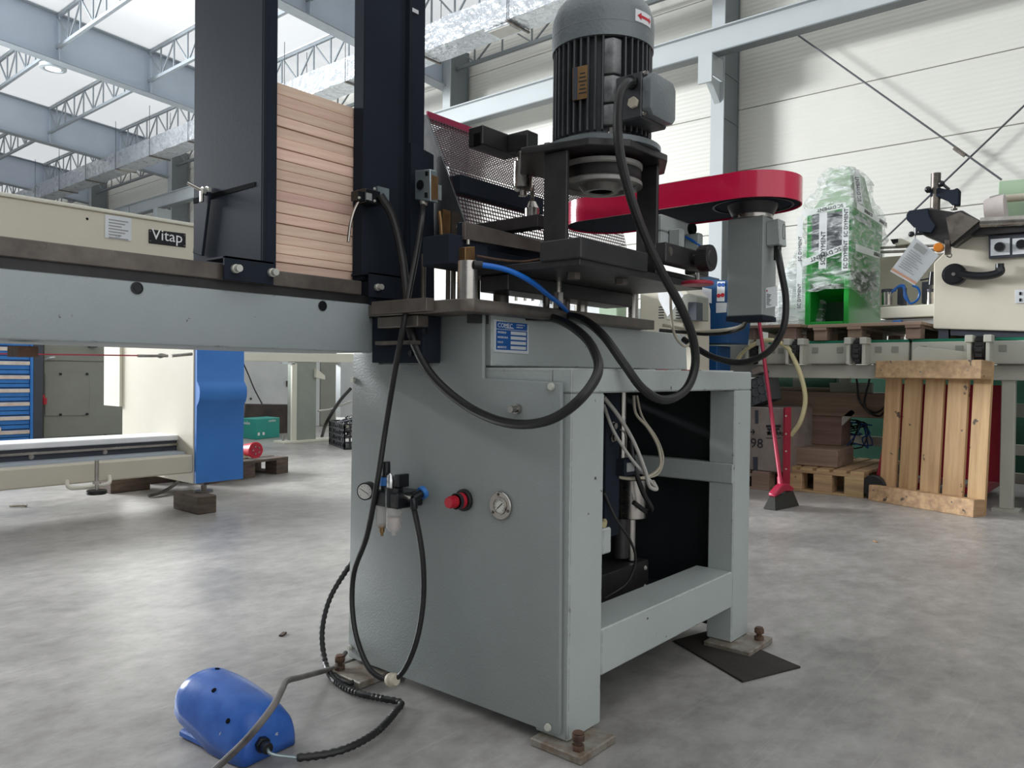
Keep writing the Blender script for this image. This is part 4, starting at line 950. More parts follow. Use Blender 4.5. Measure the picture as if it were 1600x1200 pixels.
MB().box(.9, 1.15, vy+.2, vy+.4, 1.85, 1.93).to('top_bracket', 'steel_blue', vb)
lg = MB().prism([(2.55,4.93,.14),(2.55,6.02,.14),(2.55,6.02,1.28),(2.55,4.93,1.28)], (.34,0,0)).to('leg', 'cream', vt, bev=.006)
MB().box(2.53, 2.55, 6.02, 6.3, .62, 1.28).to('leg_flap', 'cream_clean', lg)
# the blue cover bulges two thirds up
cv = MB(); pz = [(.145,0),(.45,0),(.62,.005),(.64,.03),(.66,.042),(.70,.045),(.735,.04),(.755,.02),(.765,.004),(1.28,0)]
top = 1.0349
zz = [.145,.40,0.6609,0.6914,0.7218,0.7567,0.7871,0.8132,0.8306,1.28]
pr2 = [(z, 4.905-d) for z, (_, d) in zip(zz, pz)]
cv.prism([(2.556, y, z) for z, y in pr2] + [(2.556, 4.93, 1.28), (2.556, 4.93, .145)], (.345,0,0)); cv.to('blue_cover', 'cover_blue', vt, ang=50)
# low bed with guide way
bx_ = MB().box(-2.2, 2.55, 4.93, 5.5, .215, .335).to('bed', 'cream', vt, bev=.008)
MB().box(-2.2, 2.54, 5.02, 5.5, .335, .35).to('bed_top', 'steel_blue', bx_)
MB().box(-2.2, 2.62, 5.16, 5.44, .35, .42).to('guide_way', 'slate', bx_)
MB().box(-2.2, 2.62, 5.14, 5.44, .42, .455).to('guide_cover', 'white_print', bx_, bev=.006)
MB().box(-2.2, 2.6, 5.14, 5.16, .385, .40).to('guide_edge', 'bright_steel', bx_)
for px_ in (0, 97, 182, 210, 258):
    hexbolt((.4+.42*[0,97,182,210,258].index(px_), 5.16, .37), (0,-1,0), .012, .01, 'bright_steel', bx_, 'guide_screw')
MB().tube([(1.7722, 4.92, 0.2372), (1.7541, 4.86, 0.215), (1.7749, 4.86, 0.2016), (1.964, 4.86, 0.2047), (1.9862, 4.86, 0.2141), (2.0105, 4.92, 0.2449)], .012, 8, 2).to('carry_bracket', 'cream_clean', bx_)
f = V((1.8895, 4.8, 0.1615)); MB().cyl(f, f+V((0,0,.025)), .055, 28).to('levelling_foot', 'rubber', bx_, bev=.004)
MB().cyl(f+V((0,0,.025)), f+V((0,0,.20)), .012, 12).cyl(f+V((0,0,.06)), f+V((0,0,.08)), .022, 6).to('levelling_screw', 'bright_steel', bx_)
lf = V((2.5149, 4.7261, 0.112)); MB().cyl(lf, lf+V((0,0,.045)), .02, 12).cyl(lf, lf+V((0,0,.012)), .06, 24).to('leg_foot', 'dark_steel', lg)
p0, p1 = V((1.5021, 4.86, 0.98)), V((2.5094, 4.86, 0.9992))
MB().cyl(V((1.2332, 4.86, 0.9761)), V((2.2695, 4.86, 0.9889)), .0042, 8).to('tension_cable', 'red_paint', vt)
MB().cyl(V((2.15, 4.86, 0.9858)), V((2.3392, 4.86, 0.9906)), .010, 10).cyl(V((2.3642, 4.86, 0.9913)), V((2.5007, 4.86, 1.0073)), .011, 10).to('turnbuckle', 'bright_steel', vt)
MB().tube([(2.2654, 4.86, 0.9888), (2.2898, 4.86, 1.0016), (2.3309, 4.86, 0.9945), (2.2899, 4.86, 0.9772), (2.2654, 4.86, 0.9888)], .004, 6).to('cable_eye', 'bright_steel', vt)
cg = MB().tube([(3.0367, 6.0681, 0.05), (2.7627, 5.6275, 0.04), (2.5813, 5.467, 0.02), (2.4867, 5.4295, 0.012)], .012, 8).to('cable_end', 'hose_grey', vt)

wb = MB().box(2.395, 2.52, 4.57, 4.89, 0, .112).to('wood_block', 'old_wood', None, bev=.005)
tag(centre(wb), 'dark square wood block under the foot of the blue covered leg', 'wood block')
for i, (p, sx_, sy_, h, lab) in enumerate((((2.523, 5.797, -0), .30, .22, .13, 'short dark timber under the cream bed near its bolt foot'), ((3.037, 6.047, -0), .55, .30, .12, 'dark timber lying in shade behind the cream leg'))):
    o = MB().box(-sx_/2, sx_/2, 0, sy_, 0, h).to('timber_block', 'old_wood', None, bev=.006)
    o.location = p; o.rotation_euler = (0,0,.1-.2*i); tag(o, lab, 'wood block')
def old_pallet(name, lab, cat, at, rz, L=1.2, W=.8, n=5, m='old_wood', nb=3, bh=.1, group=None):
    t = thing(name, lab, cat, (0,0,0), group)
    bw = (W-.03*(n-1))/n
    for i in range(n):
        y = -W/2+bw/2+i*(bw+.03); MB().box(-L/2, L/2, y-bw/2, y+bw/2, bh+.022, bh+.044).to('deck_board', m, t, bev=.002)
    for i in range(nb):
        x = -L/2+.07+(L-.14)*i/(nb-1)
        MB().box(x-.07, x+.07, -W/2, W/2, bh, bh+.022).to('stringer', m, t, bev=.002)
        for j in range(3):
            y = -W/2+.07+(W-.14)*j/2; MB().box(x-.07, x+.07, y-.07, y+.07, .018, bh).to('block', m, t, bev=.003)
        MB().box(x-.07, x+.07, -W/2, W/2, 0, .018).to('runner', m, t, bev=.002)
    t.location = at; t.rotation_euler = (0,0,rz); return t
old_pallet('wooden_pallet', 'dark old pallet behind the blue cover with a red plug on it', 'pallet', (3.42, 6.22, 0), .20, .9, .8)
pg = thing('power_plug', 'red round industrial plug with its cream cable coiled on the dark pallet', 'plug', (3.45, 6.0, .145))
pc = V((3.4119, 5.6351, 0.2588))
pd_ = (V((0,0,.9)) - pc); pd_.z = .25; pd_ = (pd_.normalized()*.8 + V((.45,-.3,0))).normalized()
MB().cyl(pc-pd_*.10, pc+pd_*.03, .045, 28, .062).cyl(pc+pd_*.03, pc+pd_*.055, .066, 28).to('plug_body', 'red_plastic', pg, bev=.003)
MB().cyl(pc+pd_*.055, pc+pd_*.057, .05, 24).to('plug_face', 'red_paint', pg)
su = pd_.cross(V((0,0,1))).normalized(); sv_ = su.cross(pd_)
for i in range(5):
    g = 2*PI*i/5; d = su*math.cos(g)+sv_*math.sin(g); MB().cyl(pc+pd_*.05+d*.03, pc+pd_*.062+d*.03, .006, 8).to('pin', 'bright_steel', pg)
pts = [pc-pd_*.09]
for i in range(26):
    g = .5*i; pts.append(V((3.47+.13*math.cos(g), 6.02+.13*math.sin(g), .156+.0018*i)))
MB().tube(pts, .012, 8, 2).to('coiled_cable', 'cable_cream', pg)

dc = thing('drawer_cabinet', 'blue workshop drawer cabinet with pale label strips in a dark grey frame', 'cabinet', (3.0, 10.3, 0))
dy = 10.3; cx0, cx1 = 2.45, 3.3264
fx1 = 3.4296
MB().box(cx1, fx1, dy-.02, dy+.7, 0, 1.5).box(cx0-.1, cx0, dy-.02, dy+.7, 0, 1.5).box(cx0, cx1, dy+.02, dy+.7, 0, 1.5).to('carcass', 'slate', dc, bev=.006)
MB().box(cx1-.03, cx1, dy-.018, dy+.02, .0, 1.46).to('blue_rail', 'drawer_blue', dc)
ys = [668, 650.5, 628, 606, 584.5, 563, 541]
zs = [.05, 0.1795, 0.3455, 0.5114, 0.6696, 0.8278, 0.9935, 1.159, 1.3245]
for za, zb in zip(zs, zs[1:]):
    d = MB().box(cx0, cx1-.032, dy, dy+.02, za+.006, zb-.006).to('drawer', 'drawer_blue', dc, bev=.004)
    MB().box(cx0+.01, cx1-.036, dy-.022, dy-.002, zb-.055, zb-.012).to('label_strip', 'drawer_label', d, bev=.003)
    MB().box(cx0+.01, cx1-.036, dy-.004, dy, (za+zb)/2-.03, (za+zb)/2-.024).to('grip_gap', 'dark_hollow', d)
for u, v in ((0,0),(1,1),(0,2),(2,1),(1,0),(2,0)): MB().box(2.86+u*.05, 2.90+u*.05, dy-.002, dy, .12+v*.05, .16+v*.05).to('tag_square', 'drawer_label', dc)

gc_ = thing('control_cabinet', 'grey green steel control cabinet with a bolted door beside the blue drawers', 'cabinet', (4.1, 10.6, 0))
gy = 10.6; g0x, g1x = 3.5438, 4.6074
MB().box(g0x, g1x+.3, gy+.02, gy+.7, 0, 1.7).to('carcass', 'cabinet_green', gc_, bev=.01)
MB().box(g0x+.005, g1x+.29, gy, gy+.02, .04, 0.9901).to('door', 'cabinet_green', gc_, bev=.004)
MB().box(g0x+.005, g1x+.29, gy, gy+.02, 1.0023, 1.68).to('upper_door', 'cabinet_green', gc_, bev=.004)
dp = MB().prism([(3.5555, 10.595, 0.8439), (4.0701, 10.595, 0.8481), (4.0724, 10.595, 0.3016), (3.5572, 10.595, 0.311)], (0,-.008,0)).to('access_panel', 'cabinet_green', gc_, bev=.003)
for p in ((3.7284, 10.57, 0.8334), (4.0413, 10.57, 0.8357), (3.7302, 10.57, 0.3223), (4.0433, 10.57, 0.3202)): MB().cyl(p, V(p)+V((0,.03,0)), .016, 12).to('panel_bolt', 'black_gloss', dp)
MB().cyl((4.2607, 10.55, 0.0205), (4.2809, 10.6, 0.0164), .03, 14).to('cable_hole', 'black_gloss', gc_)
MB().box(4.0593, 4.145, 10.52, 10.6, 1.1792, 1.5).to('latch', 'slate', gc_)
MB().tube([(3.5432, 10.56, 1.0103),(3.58, 10.5, 1.0346),(3.6511, 10.56, 1.0446)], .012, 6).to('door_handle', 'alu', gc_)
MB().cyl((3.5345, 10.55, 0.4563), (3.5343, 10.55, 0.5355), .03, 12).cyl((3.5272, 10.55, 0.5198), (3.5199, 10.55, 0.5753), .018, 12).to('red_knob', 'red_plastic', gc_)

tbx_ = thing('work_frame', 'pale green steel work frame with a wide T-shaped leg and cream rail', 'frame', (5.8, 8.6, 0))
MB().prism([(4.5254, 8.35, 1.1054), (6.6456, 8.35, 1.1486), (6.647, 8.35, 1.0268), (4.526, 8.35, 1.0171)], (0,.12,0)).to('rail', 'cream_clean', tbx_, bev=.004)
lx0 = 5.6123; lx1 = 5.977
MB().box(lx0, lx1, 8.36, 8.46, .03, 1.0271).to('leg', 'leg_green', tbx_, bev=.004)
MB().box(lx0-.02, lx0+.05, 8.33, 8.36, .03, 1.0026).to('leg_edge', 'cream_clean', tbx_)
MB().box(lx0-.16, lx1+.35, 8.28, 8.52, 0, .03).to('foot_plate', 'cream_clean', tbx_, bev=.004)
MB().cyl((lx0-.1,8.4,.03),(lx0-.1,8.4,.10),.014,8).to('foot_screw', 'bright_steel', tbx_)
MB().box(6.3131, 6.6104, 8.3, 8.4, .3, 1.0316).to('rail_post', 'offwhite', tbx_)
MB().box(5.445, 5.6292, 8.33, 8.36, 0.9904, 1.0143).to('rail_tab', 'alu', tbx_)
MB().prism([(5.9377, 8.3, 0.9397), (6.0674, 8.3, 0.8499), (6.0679, 8.3, 0.8), (5.929, 8.3, 0.8244)], (0,.05,0)).to('sensor_box', 'cream_clean', tbx_)
wc = thing('steel_enclosure', 'large stained off-white steel enclosure far behind the T-shaped leg', 'cabinet', (6.5, 10.8, 0))
MB().box(6.0524, 7.6505, 10.6, 11.6, 0, 1.45).to('body', 'offwhite', wc, bev=.01)
MB().box(7.6505+.02, 7.9987, 10.62, 11.6, 0, 1.45).to('side_door', 'cabinet_green', wc, bev=.01)
MB().cyl((6.3782, 10.58, 0.4779), (6.4023, 10.62, 0.4763), .016, 10).to('bolt', 'black_gloss', wc)
MB().tube([(6.1987, 10.5, 1.0196), (6.2845, 10.5, 0.8479), (6.3519, 10.45, 0.6366), (6.4633, 10.4, 0.3944)], .010, 6).to('cable', 'hose_black', wc)
MB().box(7.0053, 7.0756, 10.57, 10.6, 0.6591, 0.7506).to('latch', 'dark_steel', wc)
tb_ = thing('cardboard_box', 'teal printed cardboard box on the floor beside the T-shaped leg', 'box', (5.8, 9.35, 0))
q0 = V((5.533, 9.063, 0)); q1 = V((5.986, 9.201, 0)); q2 = V((5.542, 9.39, 0))
MB().prism([q0, q1, q1+(q2-q0), q2], (0,0,.27)).to('carton', 'teal', tb_, bev=.006)
ex_ = (q1-q0).normalized(); ey_ = V((ex_.y,-ex_.x,0))
t = MB(); t.text('coolon', .06, q0+V((0,0,.19))-(q0-q2).normalized()*.30+V((0,0,0))+((q0-q2).normalized().cross(V((0,0,1))))*.003, (q0-q2).normalized(), (0,0,1), .001)
t.text('coolon', .05, q0+ex_*.25+ey_*.003+V((0,0,.22)), ex_, (0,0,1), .001)
for i in range(2): t.bar(q0+ex_*(.06+.09*i)+ey_*.003+V((0,0,.05)), q0+ex_*(.06+.09*i)+ey_*.003+V((0,0,.09)), .04, .002, ey_)
t.to('box_print', 'white_print', tb_, kind='stuff')
sc2 = MB().prism([(5.7443, 9.75, -0.0206), (5.7994, 9.75, 0.4409), (6.5543, 9.75, 0.4147), (6.5577, 9.75, 0.038), (6.3755, 9.75, -0.0555)], (0,.12,0)).to('scorched_board', 'soot', None, bev=.01)
tag(centre(sc2), 'dark sooty board standing behind the teal box', 'board')
cr = thing('plastic_crate', 'low black lattice crate full of cables at the machine edge', 'crate', (5.6, 7.4, 0))
ca = V((5.852, 7.901, -0)); cb_ = V((5.308, 6.654, 0)); du = (cb_-ca).normalized(); dv = V((-du.y,du.x,0)); 
if dv.x < 0: dv = -dv
lat = MB(); CW, CD, CH = .75, .5, .28
for o0, dd, L2 in ((ca,du,CW),(ca+dv*CD,du,CW),(ca,dv,CD),(ca+du*CW,dv,CD)):
    for k in range(5): lat.bar(o0+V((0,0,.012+CH*k/4-.0*k)), o0+dd*L2+V((0,0,.012+CH*k/4)), .012, .02)
    for k in range(9): lat.bar(o0+dd*(L2*k/8), o0+dd*(L2*k/8)+V((0,0,CH+.012)), .012, .016)
lat.prism([ca,ca+du*CW,ca+du*CW+dv*CD,ca+dv*CD], (0,0,.01)); lat.to('lattice', 'crate_black', cr)
random.seed(12)
for k in range(7):
    pts = []
    for i in range(9):
        pts.append(ca+du*(.05+CW*.85*random.random())+dv*(CD*.9*random.random()+.03)+V((0,0,.06+.22*random.random()+.02*k)))
    o = MB().tube(pts, .011, 6, 4).to('tangled_cable', ['hose_black','cable_white','cable_cream','hose_black','pink_white','hose_grey','slate'][k], None)
    tag(centre(o), '%s cable heaped in the black lattice crate' % ['thick black','white','cream','thin black','pinkish','dusty grey','dark blue grey'][k], 'cable', 'cables heaped in the lattice crate')
for k, (pts, m, lab) in enumerate((([(6.3258, 8.1, 0.686), (6.1631, 8.1, 0.5383), (5.9758, 8.1, 0.2971), (6.3258, 8.7139, 0.02)], 'hose_black', 'thick black hose sloping down behind the crate to the floor'),
        ([(6.338, 8.1, 0.5183), (6.1437, 8.1, 0.4643), (5.9943, 8.1, 0.4189), (5.819, 8.1, 0.4077)], 'cable_white', 'pale hose crossing behind the thick black one'))):
    o = MB().tube(pts, .022 if k == 0 else .014, 8, 5).to('hose', m, None); tag(centre(o), lab, 'hose')

# ---------------------------------------------------------------- right background: conveyor line and what stands on it
cvx = 6.15
cv = thing('conveyor_line', 'long grey steel conveyor line with green belts along the right side', 'conveyor', (6.5, 2.5, 0))
MB().box(cvx, cvx+.09, -2.0, 5.5, .895, 1.0).to('front_rail', 'conveyor_grey', cv, bev=.004)
MB().box(cvx+.85, cvx+.94, -2.0, 5.5, .895, 1.0).to('rear_rail', 'conveyor_grey', cv, bev=.004)
for y in (3.6, 2.9, 1.45, .1, -1.3):
    MB().box(cvx+.09, cvx+.85, y-.04, y+.04, .90, .98).to('cross_tie', 'conveyor_grey', cv)
segs = [(3.0149, 2.5592), (2.4943, 2.2534), (2.1522, 1.7961), (1.6909, 1.4062), (1.3893, 0.9943), (0.903, 0.5641)]
for i, (y1, y0) in enumerate(segs):
    h = MB().box(cvx-.02, cvx+.12, y0, y1, 1.005, 1.165).to('belt_housing', 'conveyor_grey', cv, bev=.004)
    MB().box(cvx-.012, cvx+.9, y0, y1, 1.165, 1.185).to('belt', 'belt_green', h, bev=.003)
    for ys_ in (y1-.10, y0+.07):
        MB().box(cvx-.024, cvx-.02, ys_, ys_+.045, 1.09, 1.135).to('housing_slot', 'cabinet_green', h)
    MB().box(cvx-.05, cvx+.05, y0+.05, y1-.05, 1.0, 1.006).to('drip_edge', 'dark_steel', h)
for y in (2.5197, 2.1917, 1.7347, 0.9476):
    sp_ = MB()
    sp_.cyl((cvx-.06,y+.03,1.10), (cvx-.06,y-.03,1.10), .085, 24)
    for k in range(14):
        g = 2*PI*k/14; sp_.box(cvx-.06+.088*math.cos(g)-.012, cvx-.06+.088*math.cos(g)+.012, y-.02, y+.02, 1.10+.088*math.sin(g)-.012, 1.10+.088*math.sin(g)+.012)
    s_ = sp_.to('sprocket', 'black_steel', cv)
    for d in (-1, 1):
        MB().box(cvx-.16, cvx+.02, y+d*.055-.012, y+d*.055+.012, 1.0, 1.19).box(cvx-.175, cvx-.06, y+d*.055-.024, y+d*.055+.024, 1.15, 1.2).to('bearing_bracket', 'conveyor_grey', s_, bev=.004)
MB().prism([(6.05, 1.3703, 1.0168), (6.05, 1.3634, 1.0991), (6.05, 1.3308, 1.1306), (6.05, 0.9779, 1.0819), (6.05, 0.9766, 1.0076)], (.02,0,0)).to('end_cover', 'conveyor_grey', cv, bev=.002)
for y, x in ((2.1197, cvx+.85), (0.7958, cvx+.02), (2.5263, cvx+.85)):
    l = MB().box(x, x+.08, y-.04, y+.04, .02, .90).to('leg', 'conveyor_grey', cv, bev=.004)
    MB().box(x-.04, x+.12, y-.08, y+.08, 0, .02).to('foot_plate', 'conveyor_grey', l)
for x, z in ((cvx+.86, .36), (cvx+.86, .14)):
    MB().box(x, x+.06, -2.0, 4.4, z-.04, z+.04).to('stretcher', 'conveyor_grey', cv)
MB().prism([(6.8, 2.177, 0.8563), (6.8, 1.8369, 0.8617), (6.8, 1.8331, 0.6282), (6.8, 2.1523, 0.6484)], (.05,0,0)).prism([(6.6, 2.0561, 0.5297), (6.6, 1.9365, 0.6404), (6.6, 1.9062, 0.6154), (6.6, 2.0248, 0.4889)], (.05,0,0)).to('side_plate', 'conveyor_grey', cv)
MB().prism([(6.9, 0.9934, 0.7177), (6.9, 0.6288, 0.7204), (6.9, 0.627, 0.6117), (6.9, 0.9497, 0.6212)], (.05,0,0)).to('tray', 'cabinet_green', cv)
for k, pts in enumerate(([(6.6,1.9,.9),(6.55,1.85,.7),(6.6,1.75,.62),(6.6,1.65,.72),(6.6,1.6,.9)], [(6.6,1.8,.9),(6.5,1.8,.66),(6.55,1.7,.60),(6.6,1.62,.9)], [(6.9,.6,.6),(6.8,.4,.66),(6.8,.1,.6),(6.8,-.3,.65)], [(6.9,.6,.5),(6.8,.35,.56),(6.8,.0,.5),(6.8,-.3,.48)])):
    MB().tube(pts, .009, 6).to('wiring', 'hose_black', cv)
random.seed(3)
for k in range(5):
    pts = [(6.85+random.uniform(-.1,.1), 2.0+random.uniform(-.18,.18), .42+random.uniform(-.12,.12)) for _ in range(8)]
    MB().tube(pts, .006, 6, 4).to('blue_tubing', 'blue_print' if k % 2 else 'hose_black', cv)
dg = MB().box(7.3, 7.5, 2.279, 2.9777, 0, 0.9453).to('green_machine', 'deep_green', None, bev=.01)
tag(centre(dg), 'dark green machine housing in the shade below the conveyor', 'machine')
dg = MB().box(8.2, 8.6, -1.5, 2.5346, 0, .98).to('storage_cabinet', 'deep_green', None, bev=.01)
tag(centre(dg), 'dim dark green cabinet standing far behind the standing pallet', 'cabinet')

# standing pallet
stp = thing('wooden_pallet', 'light new pallet of five slats standing upright against the conveyor', 'pallet', (0,0,0))
e0 = V((6.02, 1.639, 0)); e1 = V((5.753, 0.919, -0)); ux_ = (e1-e0); W_ = ux_.length; ux_.normalize(); uy_ = V((-ux_.y, ux_.x, 0))
if uy_.x < 0: uy_ = -uy_
Ht = 1.03
# local frame: x along the foot, y back, z up; leans back a little
MB().box(0, W_, 0, .125, 0, .115).to('skid', 'pallet_wood_side', stp, bev=.004)
MB().box(0, W_, 0, .125, Ht-.125, Ht).to('skid', 'pallet_wood_side', stp, bev=.004)
sw_ = [(.002,.122),(.152,.132),(.312,.136),(.475,.142),(.648,W_-.648-.002)]
for x, wd in sw_:
    MB().box(x, x+wd, .126, .150, .004, Ht-.003).to('slat', 'pallet_wood', stp, bev=.002)
for x, z in ((.04,.08),(.3,.07),(.62,.08),(.05,Ht-.07),(.35,Ht-.08),(.68,Ht-.07)):
    MB().cyl((x,-.001,z),(x,.002,z),.006,8).to('nail', 'dark_steel', stp)
mtx = M((ux_, uy_, V((0,0,1)))).transposed().to_4x4(); mtx.translation = e0
stp.matrix_world = mtx @ M.Rotation(R(-3.5), 4, 'X')

# broom
bo = thing('broom', 'red push broom with dark bristles leaning beside the grey stand', 'broom', (5.174, 1.963, -0))
hb = V((5.25, 1.992, 0)); hb.z = .13
ht_ = V((6.02, 2.4977, 1.4302))
MB().cyl(hb+V((0,0,.02)), ht_, .0145, 14).to('handle', 'broom_red', bo)
ax_ = V((5.507, 1.952, 0)) - V((5.051, 2.021, 0)); ax_.z = 0; ax_.normalize(); sd2 = V((-ax_.y, ax_.x, 0))
b = MB(); b.prism([hb+ax_*x+V((0,0,z)) - sd2*.028 for x, z in ((-.12,-.02),(-.04,.025),(.0,.035),(.06,.03),(.125,.0),(.125,-.025),(.0,-.015),(-.12,-.045))], sd2*.056); b.to('head', 'broom_red', bo, bev=.006)
b = MB(); b.cyl(hb+V((0,0,.0)), hb+(ht_-hb).normalized()*.09, .024, 14, .018); b.to('socket', 'broom_red', bo)
b = MB()
lo = [hb+ax_*x+sd2*y+V((0,0,z)) for x, y, z in ((-.115,-.02,-.045),(.122,-.02,-.02),(.122,.02,-.02),(-.115,.02,-.045))]
hi = [hb+ax_*x+sd2*y+V((0,0,-hb.z+.003)) for x, y in ((-.15,-.045),(.165,-.045),(.165,.045),(-.15,.045))]
b.add(lo+hi, [(0,1,2,3),(4,5,6,7),(0,1,5,4),(1,2,6,5),(2,3,7,6),(3,0,4,7)]); b.to('bristles', 'bristle', bo)

# carton with print on a low pallet, red steel angle, crate, timbers
px_l = old_pallet('wooden_pallet', 'shaded low pallet under the printed carton beside the stand', 'pallet', (6.45, 2.76, 0), .0, 1.0, .8, m='pallet_wood_grey')
bx2 = thing('carton', 'large printed grey brown carton on the low pallet behind the broom', 'box', (6.3, 2.75, .144))
y_r = 2.2289
MB().box(6.0, 6.55, y_r, y_r+.62, .146, 0.6568).to('carton_body', 'cardboard', bx2, bev=.006)
t = MB(); zt = 0.6568; 
t.text('98', .11, V((5.998, 2.5349, 0.3283)), (0,-1,0), (0,0,1), .001)
t.text('\u2605\u2605\u2605', .06, V((5.998, 2.4041, 0.4347)), (0,-1,0), (0,0,1), .001)
for q in (((5.998, 2.4054, 0.5164), (5.998, 2.2868, 0.5226), (5.998, 2.2865, 0.5024), (5.998, 2.4051, 0.496)), ((5.998, 2.3946, 0.4915), (5.998, 2.2966, 0.4968), (5.998, 2.2963, 0.4816), (5.998, 2.3943, 0.4762))): t.prism(q, (-.001,0,0))
for c_ in (V((5.998, 2.3835, 0.4513)), V((5.998, 2.3369, 0.454)), V((5.998, 2.2908, 0.4567))):
    pts = []
    for i in range(10):
        g = PI/2+PI*i/5; rr = .022 if i % 2 == 0 else .009; pts.append(c_+V((0, -rr*math.cos(g), rr*math.sin(g))))
    t.prism(pts, (-.001,0,0))
t.bar(V((5.998, 2.5423, 0.4523)), V((5.998, 2.4995, 0.4548)), .008, .001, (1,0,0)); t.bar(V((5.998, 2.5158, 0.4746)), V((5.998, 2.4995, 0.4548)), .008, .001, (1,0,0)); t.bar(V((5.998, 2.5151, 0.4332)), V((5.998, 2.4995, 0.4548)), .008, .001, (1,0,0))
t.prism([V((5.998, 2.4038, 0.4143)), V((5.998, 2.2851, 0.4217)), V((5.998, 2.2851, 0.4166)), V((5.998, 2.4037, 0.4092))], (-.001,0,0))
t.to('carton_print', 'dark_print', bx2)
for q in (((5.998, 2.497, 0.6304), (5.998, 2.4704, 0.6314), (5.998, 2.4687, 0.5235), (5.998, 2.4952, 0.5221)), ((5.998, 2.5069, 0.2528), (5.998, 2.4697, 0.2557), (5.998, 2.4663, 0.0498), (5.998, 2.5035, 0.0461))):
    MB().prism(q, (-.0015,0,0)).to('tape_strip', 'slate', bx2)
ra = thing('steel_angle', 'red perforated steel angle standing between the carton and the timbers', 'steel angle', (5.95, 2.3, 0))
MB().prism([(5.93, 2.2379, 0.6624), (5.93, 2.1832, 0.6694), (5.93, 2.1834, 0.0701), (5.93, 2.2283, 0.0705)], (.006,0,0)).prism([(5.93, 2.2429, 0.6622), (5.93, 2.2329, 0.6626), (5.93, 2.2283, 0.0705), (5.93, 2.2383, 0.0695)], (.06,0,0)).to('bar', 'red_paint', ra)
for p in ((5.926, 2.2204, 0.5986), (5.926, 2.2181, 0.4597), (5.926, 2.2159, 0.3257), (5.926, 2.2137, 0.1868)): MB().cyl(p, V(p)+V((.006,0,0)), .007, 8).to('hole', 'cable_cream', ra)
gc2 = thing('storage_crate', 'grey ribbed plastic crate tilted on top of the printed carton', 'crate', (6.2, 2.9, .7))
Q = [V((6.05, 2.5873, 0.8611)), V((6.05, 2.454, 0.9199)), V((6.05, 2.4138, 0.7197)), V((6.05, 2.5838, 0.6465))]
MB().prism(Q, (.3,0,0)).to('crate_body', 'crate_grey', gc2)
b = MB()
for f in (.02,.35,.68,.98):
    b.bar(Q[0].lerp(Q[1],f)-V((.006,0,0)), Q[3].lerp(Q[2],f)-V((.006,0,0)), .012, .012, (1,0,0)); b.bar(Q[0].lerp(Q[3],f)-V((.006,0,0)), Q[1].lerp(Q[2],f)-V((.006,0,0)), .012, .012, (1,0,0))
b.to('rib', 'crate_grey', gc2)
cp = MB().prism([(6, 2.5352, 0.9602), (6, 2.4717, 0.9862), (6, 2.4446, 0.9401), (6, 2.5237, 0.9137)], (.15,0,0)).to('carton_flap', 'cardboard', None, bev=.002)
tag(centre(cp), 'torn piece of carton lying on the grey ribbed crate', 'cardboard')
rw = thing('barrier_tape', 'red and white striped tape lying across the machine stand top', 'tape', (2.35, 1.6, .92))
A = V((1.6248, 0.8388, 0.92)); 
for k in range(14):
    y = 1.12+.05*k
    MB().box(2.26+.012*k*.4, 2.50-.004*k, y, y+.024, .917+.0005*k, .9195+.0005*k).to('red_stripe' if k % 2 else 'white_stripe', 'red_print' if k % 2 else 'white_print', rw)

def timber(lab, c, sz, rz, m='pallet_wood_grey', grp=None, name='timber'):
    o = MB().box(-sz[0]/2, sz[0]/2, -sz[1]/2, sz[1]/2, 0, sz[2]).to(name, m, None, bev=.006)
    o.location = c; o.rotation_euler = (0,0,rz); return tag(o, lab, 'timber', grp)
lp_ = old_pallet('wooden_pallet', 'worn low pallet under the stacked timbers left of the standing one', 'pallet', (6.64, 1.99, 0), .0, 1.1, .60, m='pallet_wood_side', bh=.15)
timber('squared timber lying on the low pallet', (6.45, 2.10, .196), (.5,.34,.14), .05)
timber('upright timber post standing on the squared timber', (6.72, 2.16, .337), (.26,.30,.24), .0)
timber('thick dark beam laid across the upright timber post', (6.85, 2.14, .578), (.5,1.0,.2), .0)
timber('thin pale board on top of the thick dark beam', (6.95, 2.36, .779), (.3,.9,.03), .05)
MB()
# cream hose looping over the conveyor
chs = MB().tube([(6, 2.6667, 1.0224), (6, 2.613, 1.0901), (6, 2.5329, 1.1515), (6, 2.4276, 1.1908), (6, 2.3237, 1.1786), (6, 2.2365, 1.122), (6, 2.1952, 1.0466), (5.98, 2.1417, 0.947), (5.95, 2.0895, 0.7999), (5.95, 2.0831, 0.702), (5.93, 2.1125, 0.5541), (5.95, 2.187, 0.4504)], .018, 10, 6).to('hose', 'cable_yellow', None)
tag(centre(chs), 'cream plastic hose looping over the conveyor behind the broom handle', 'hose')
# red hand truck behind the standing pallet
rt = thing('hand_truck', 'red hand pallet truck half hidden behind the standing pallet', 'hand truck', (6.5, 1.3, 0))
MB().box(6.32, 6.36, .85, 1.50, .18, .86).prism([(6.2, 1.5947, 0.3765), (6.2, 1.5901, 0.0979), (6.2, 1.644, 0.0924)], (.15,0,0)).to('frame', 'red_paint', rt, bev=.004)
MB().cyl((6.1,1.6258,.09), (6.16,1.6258,.09), .088, 20).to('wheel', 'rubber', rt, bev=.01)
MB().box(6.36, 7.2, .95, 1.10, .07, .12).box(6.36, 7.2, 1.3, 1.45, .07, .12).to('fork', 'red_paint', rt, bev=.004)
old_pallet('wooden_pallet', 'dark stacked pallet on the floor right of the standing one', 'pallet', (6.75, .25, 0), .1, 1.0, .8, m='pallet_wood_grey')
old_pallet('wooden_pallet', 'dark pallet lying on the lower one at the right edge', 'pallet', (6.85, .25, .146), -.12, 1.0, .8, m='old_wood')
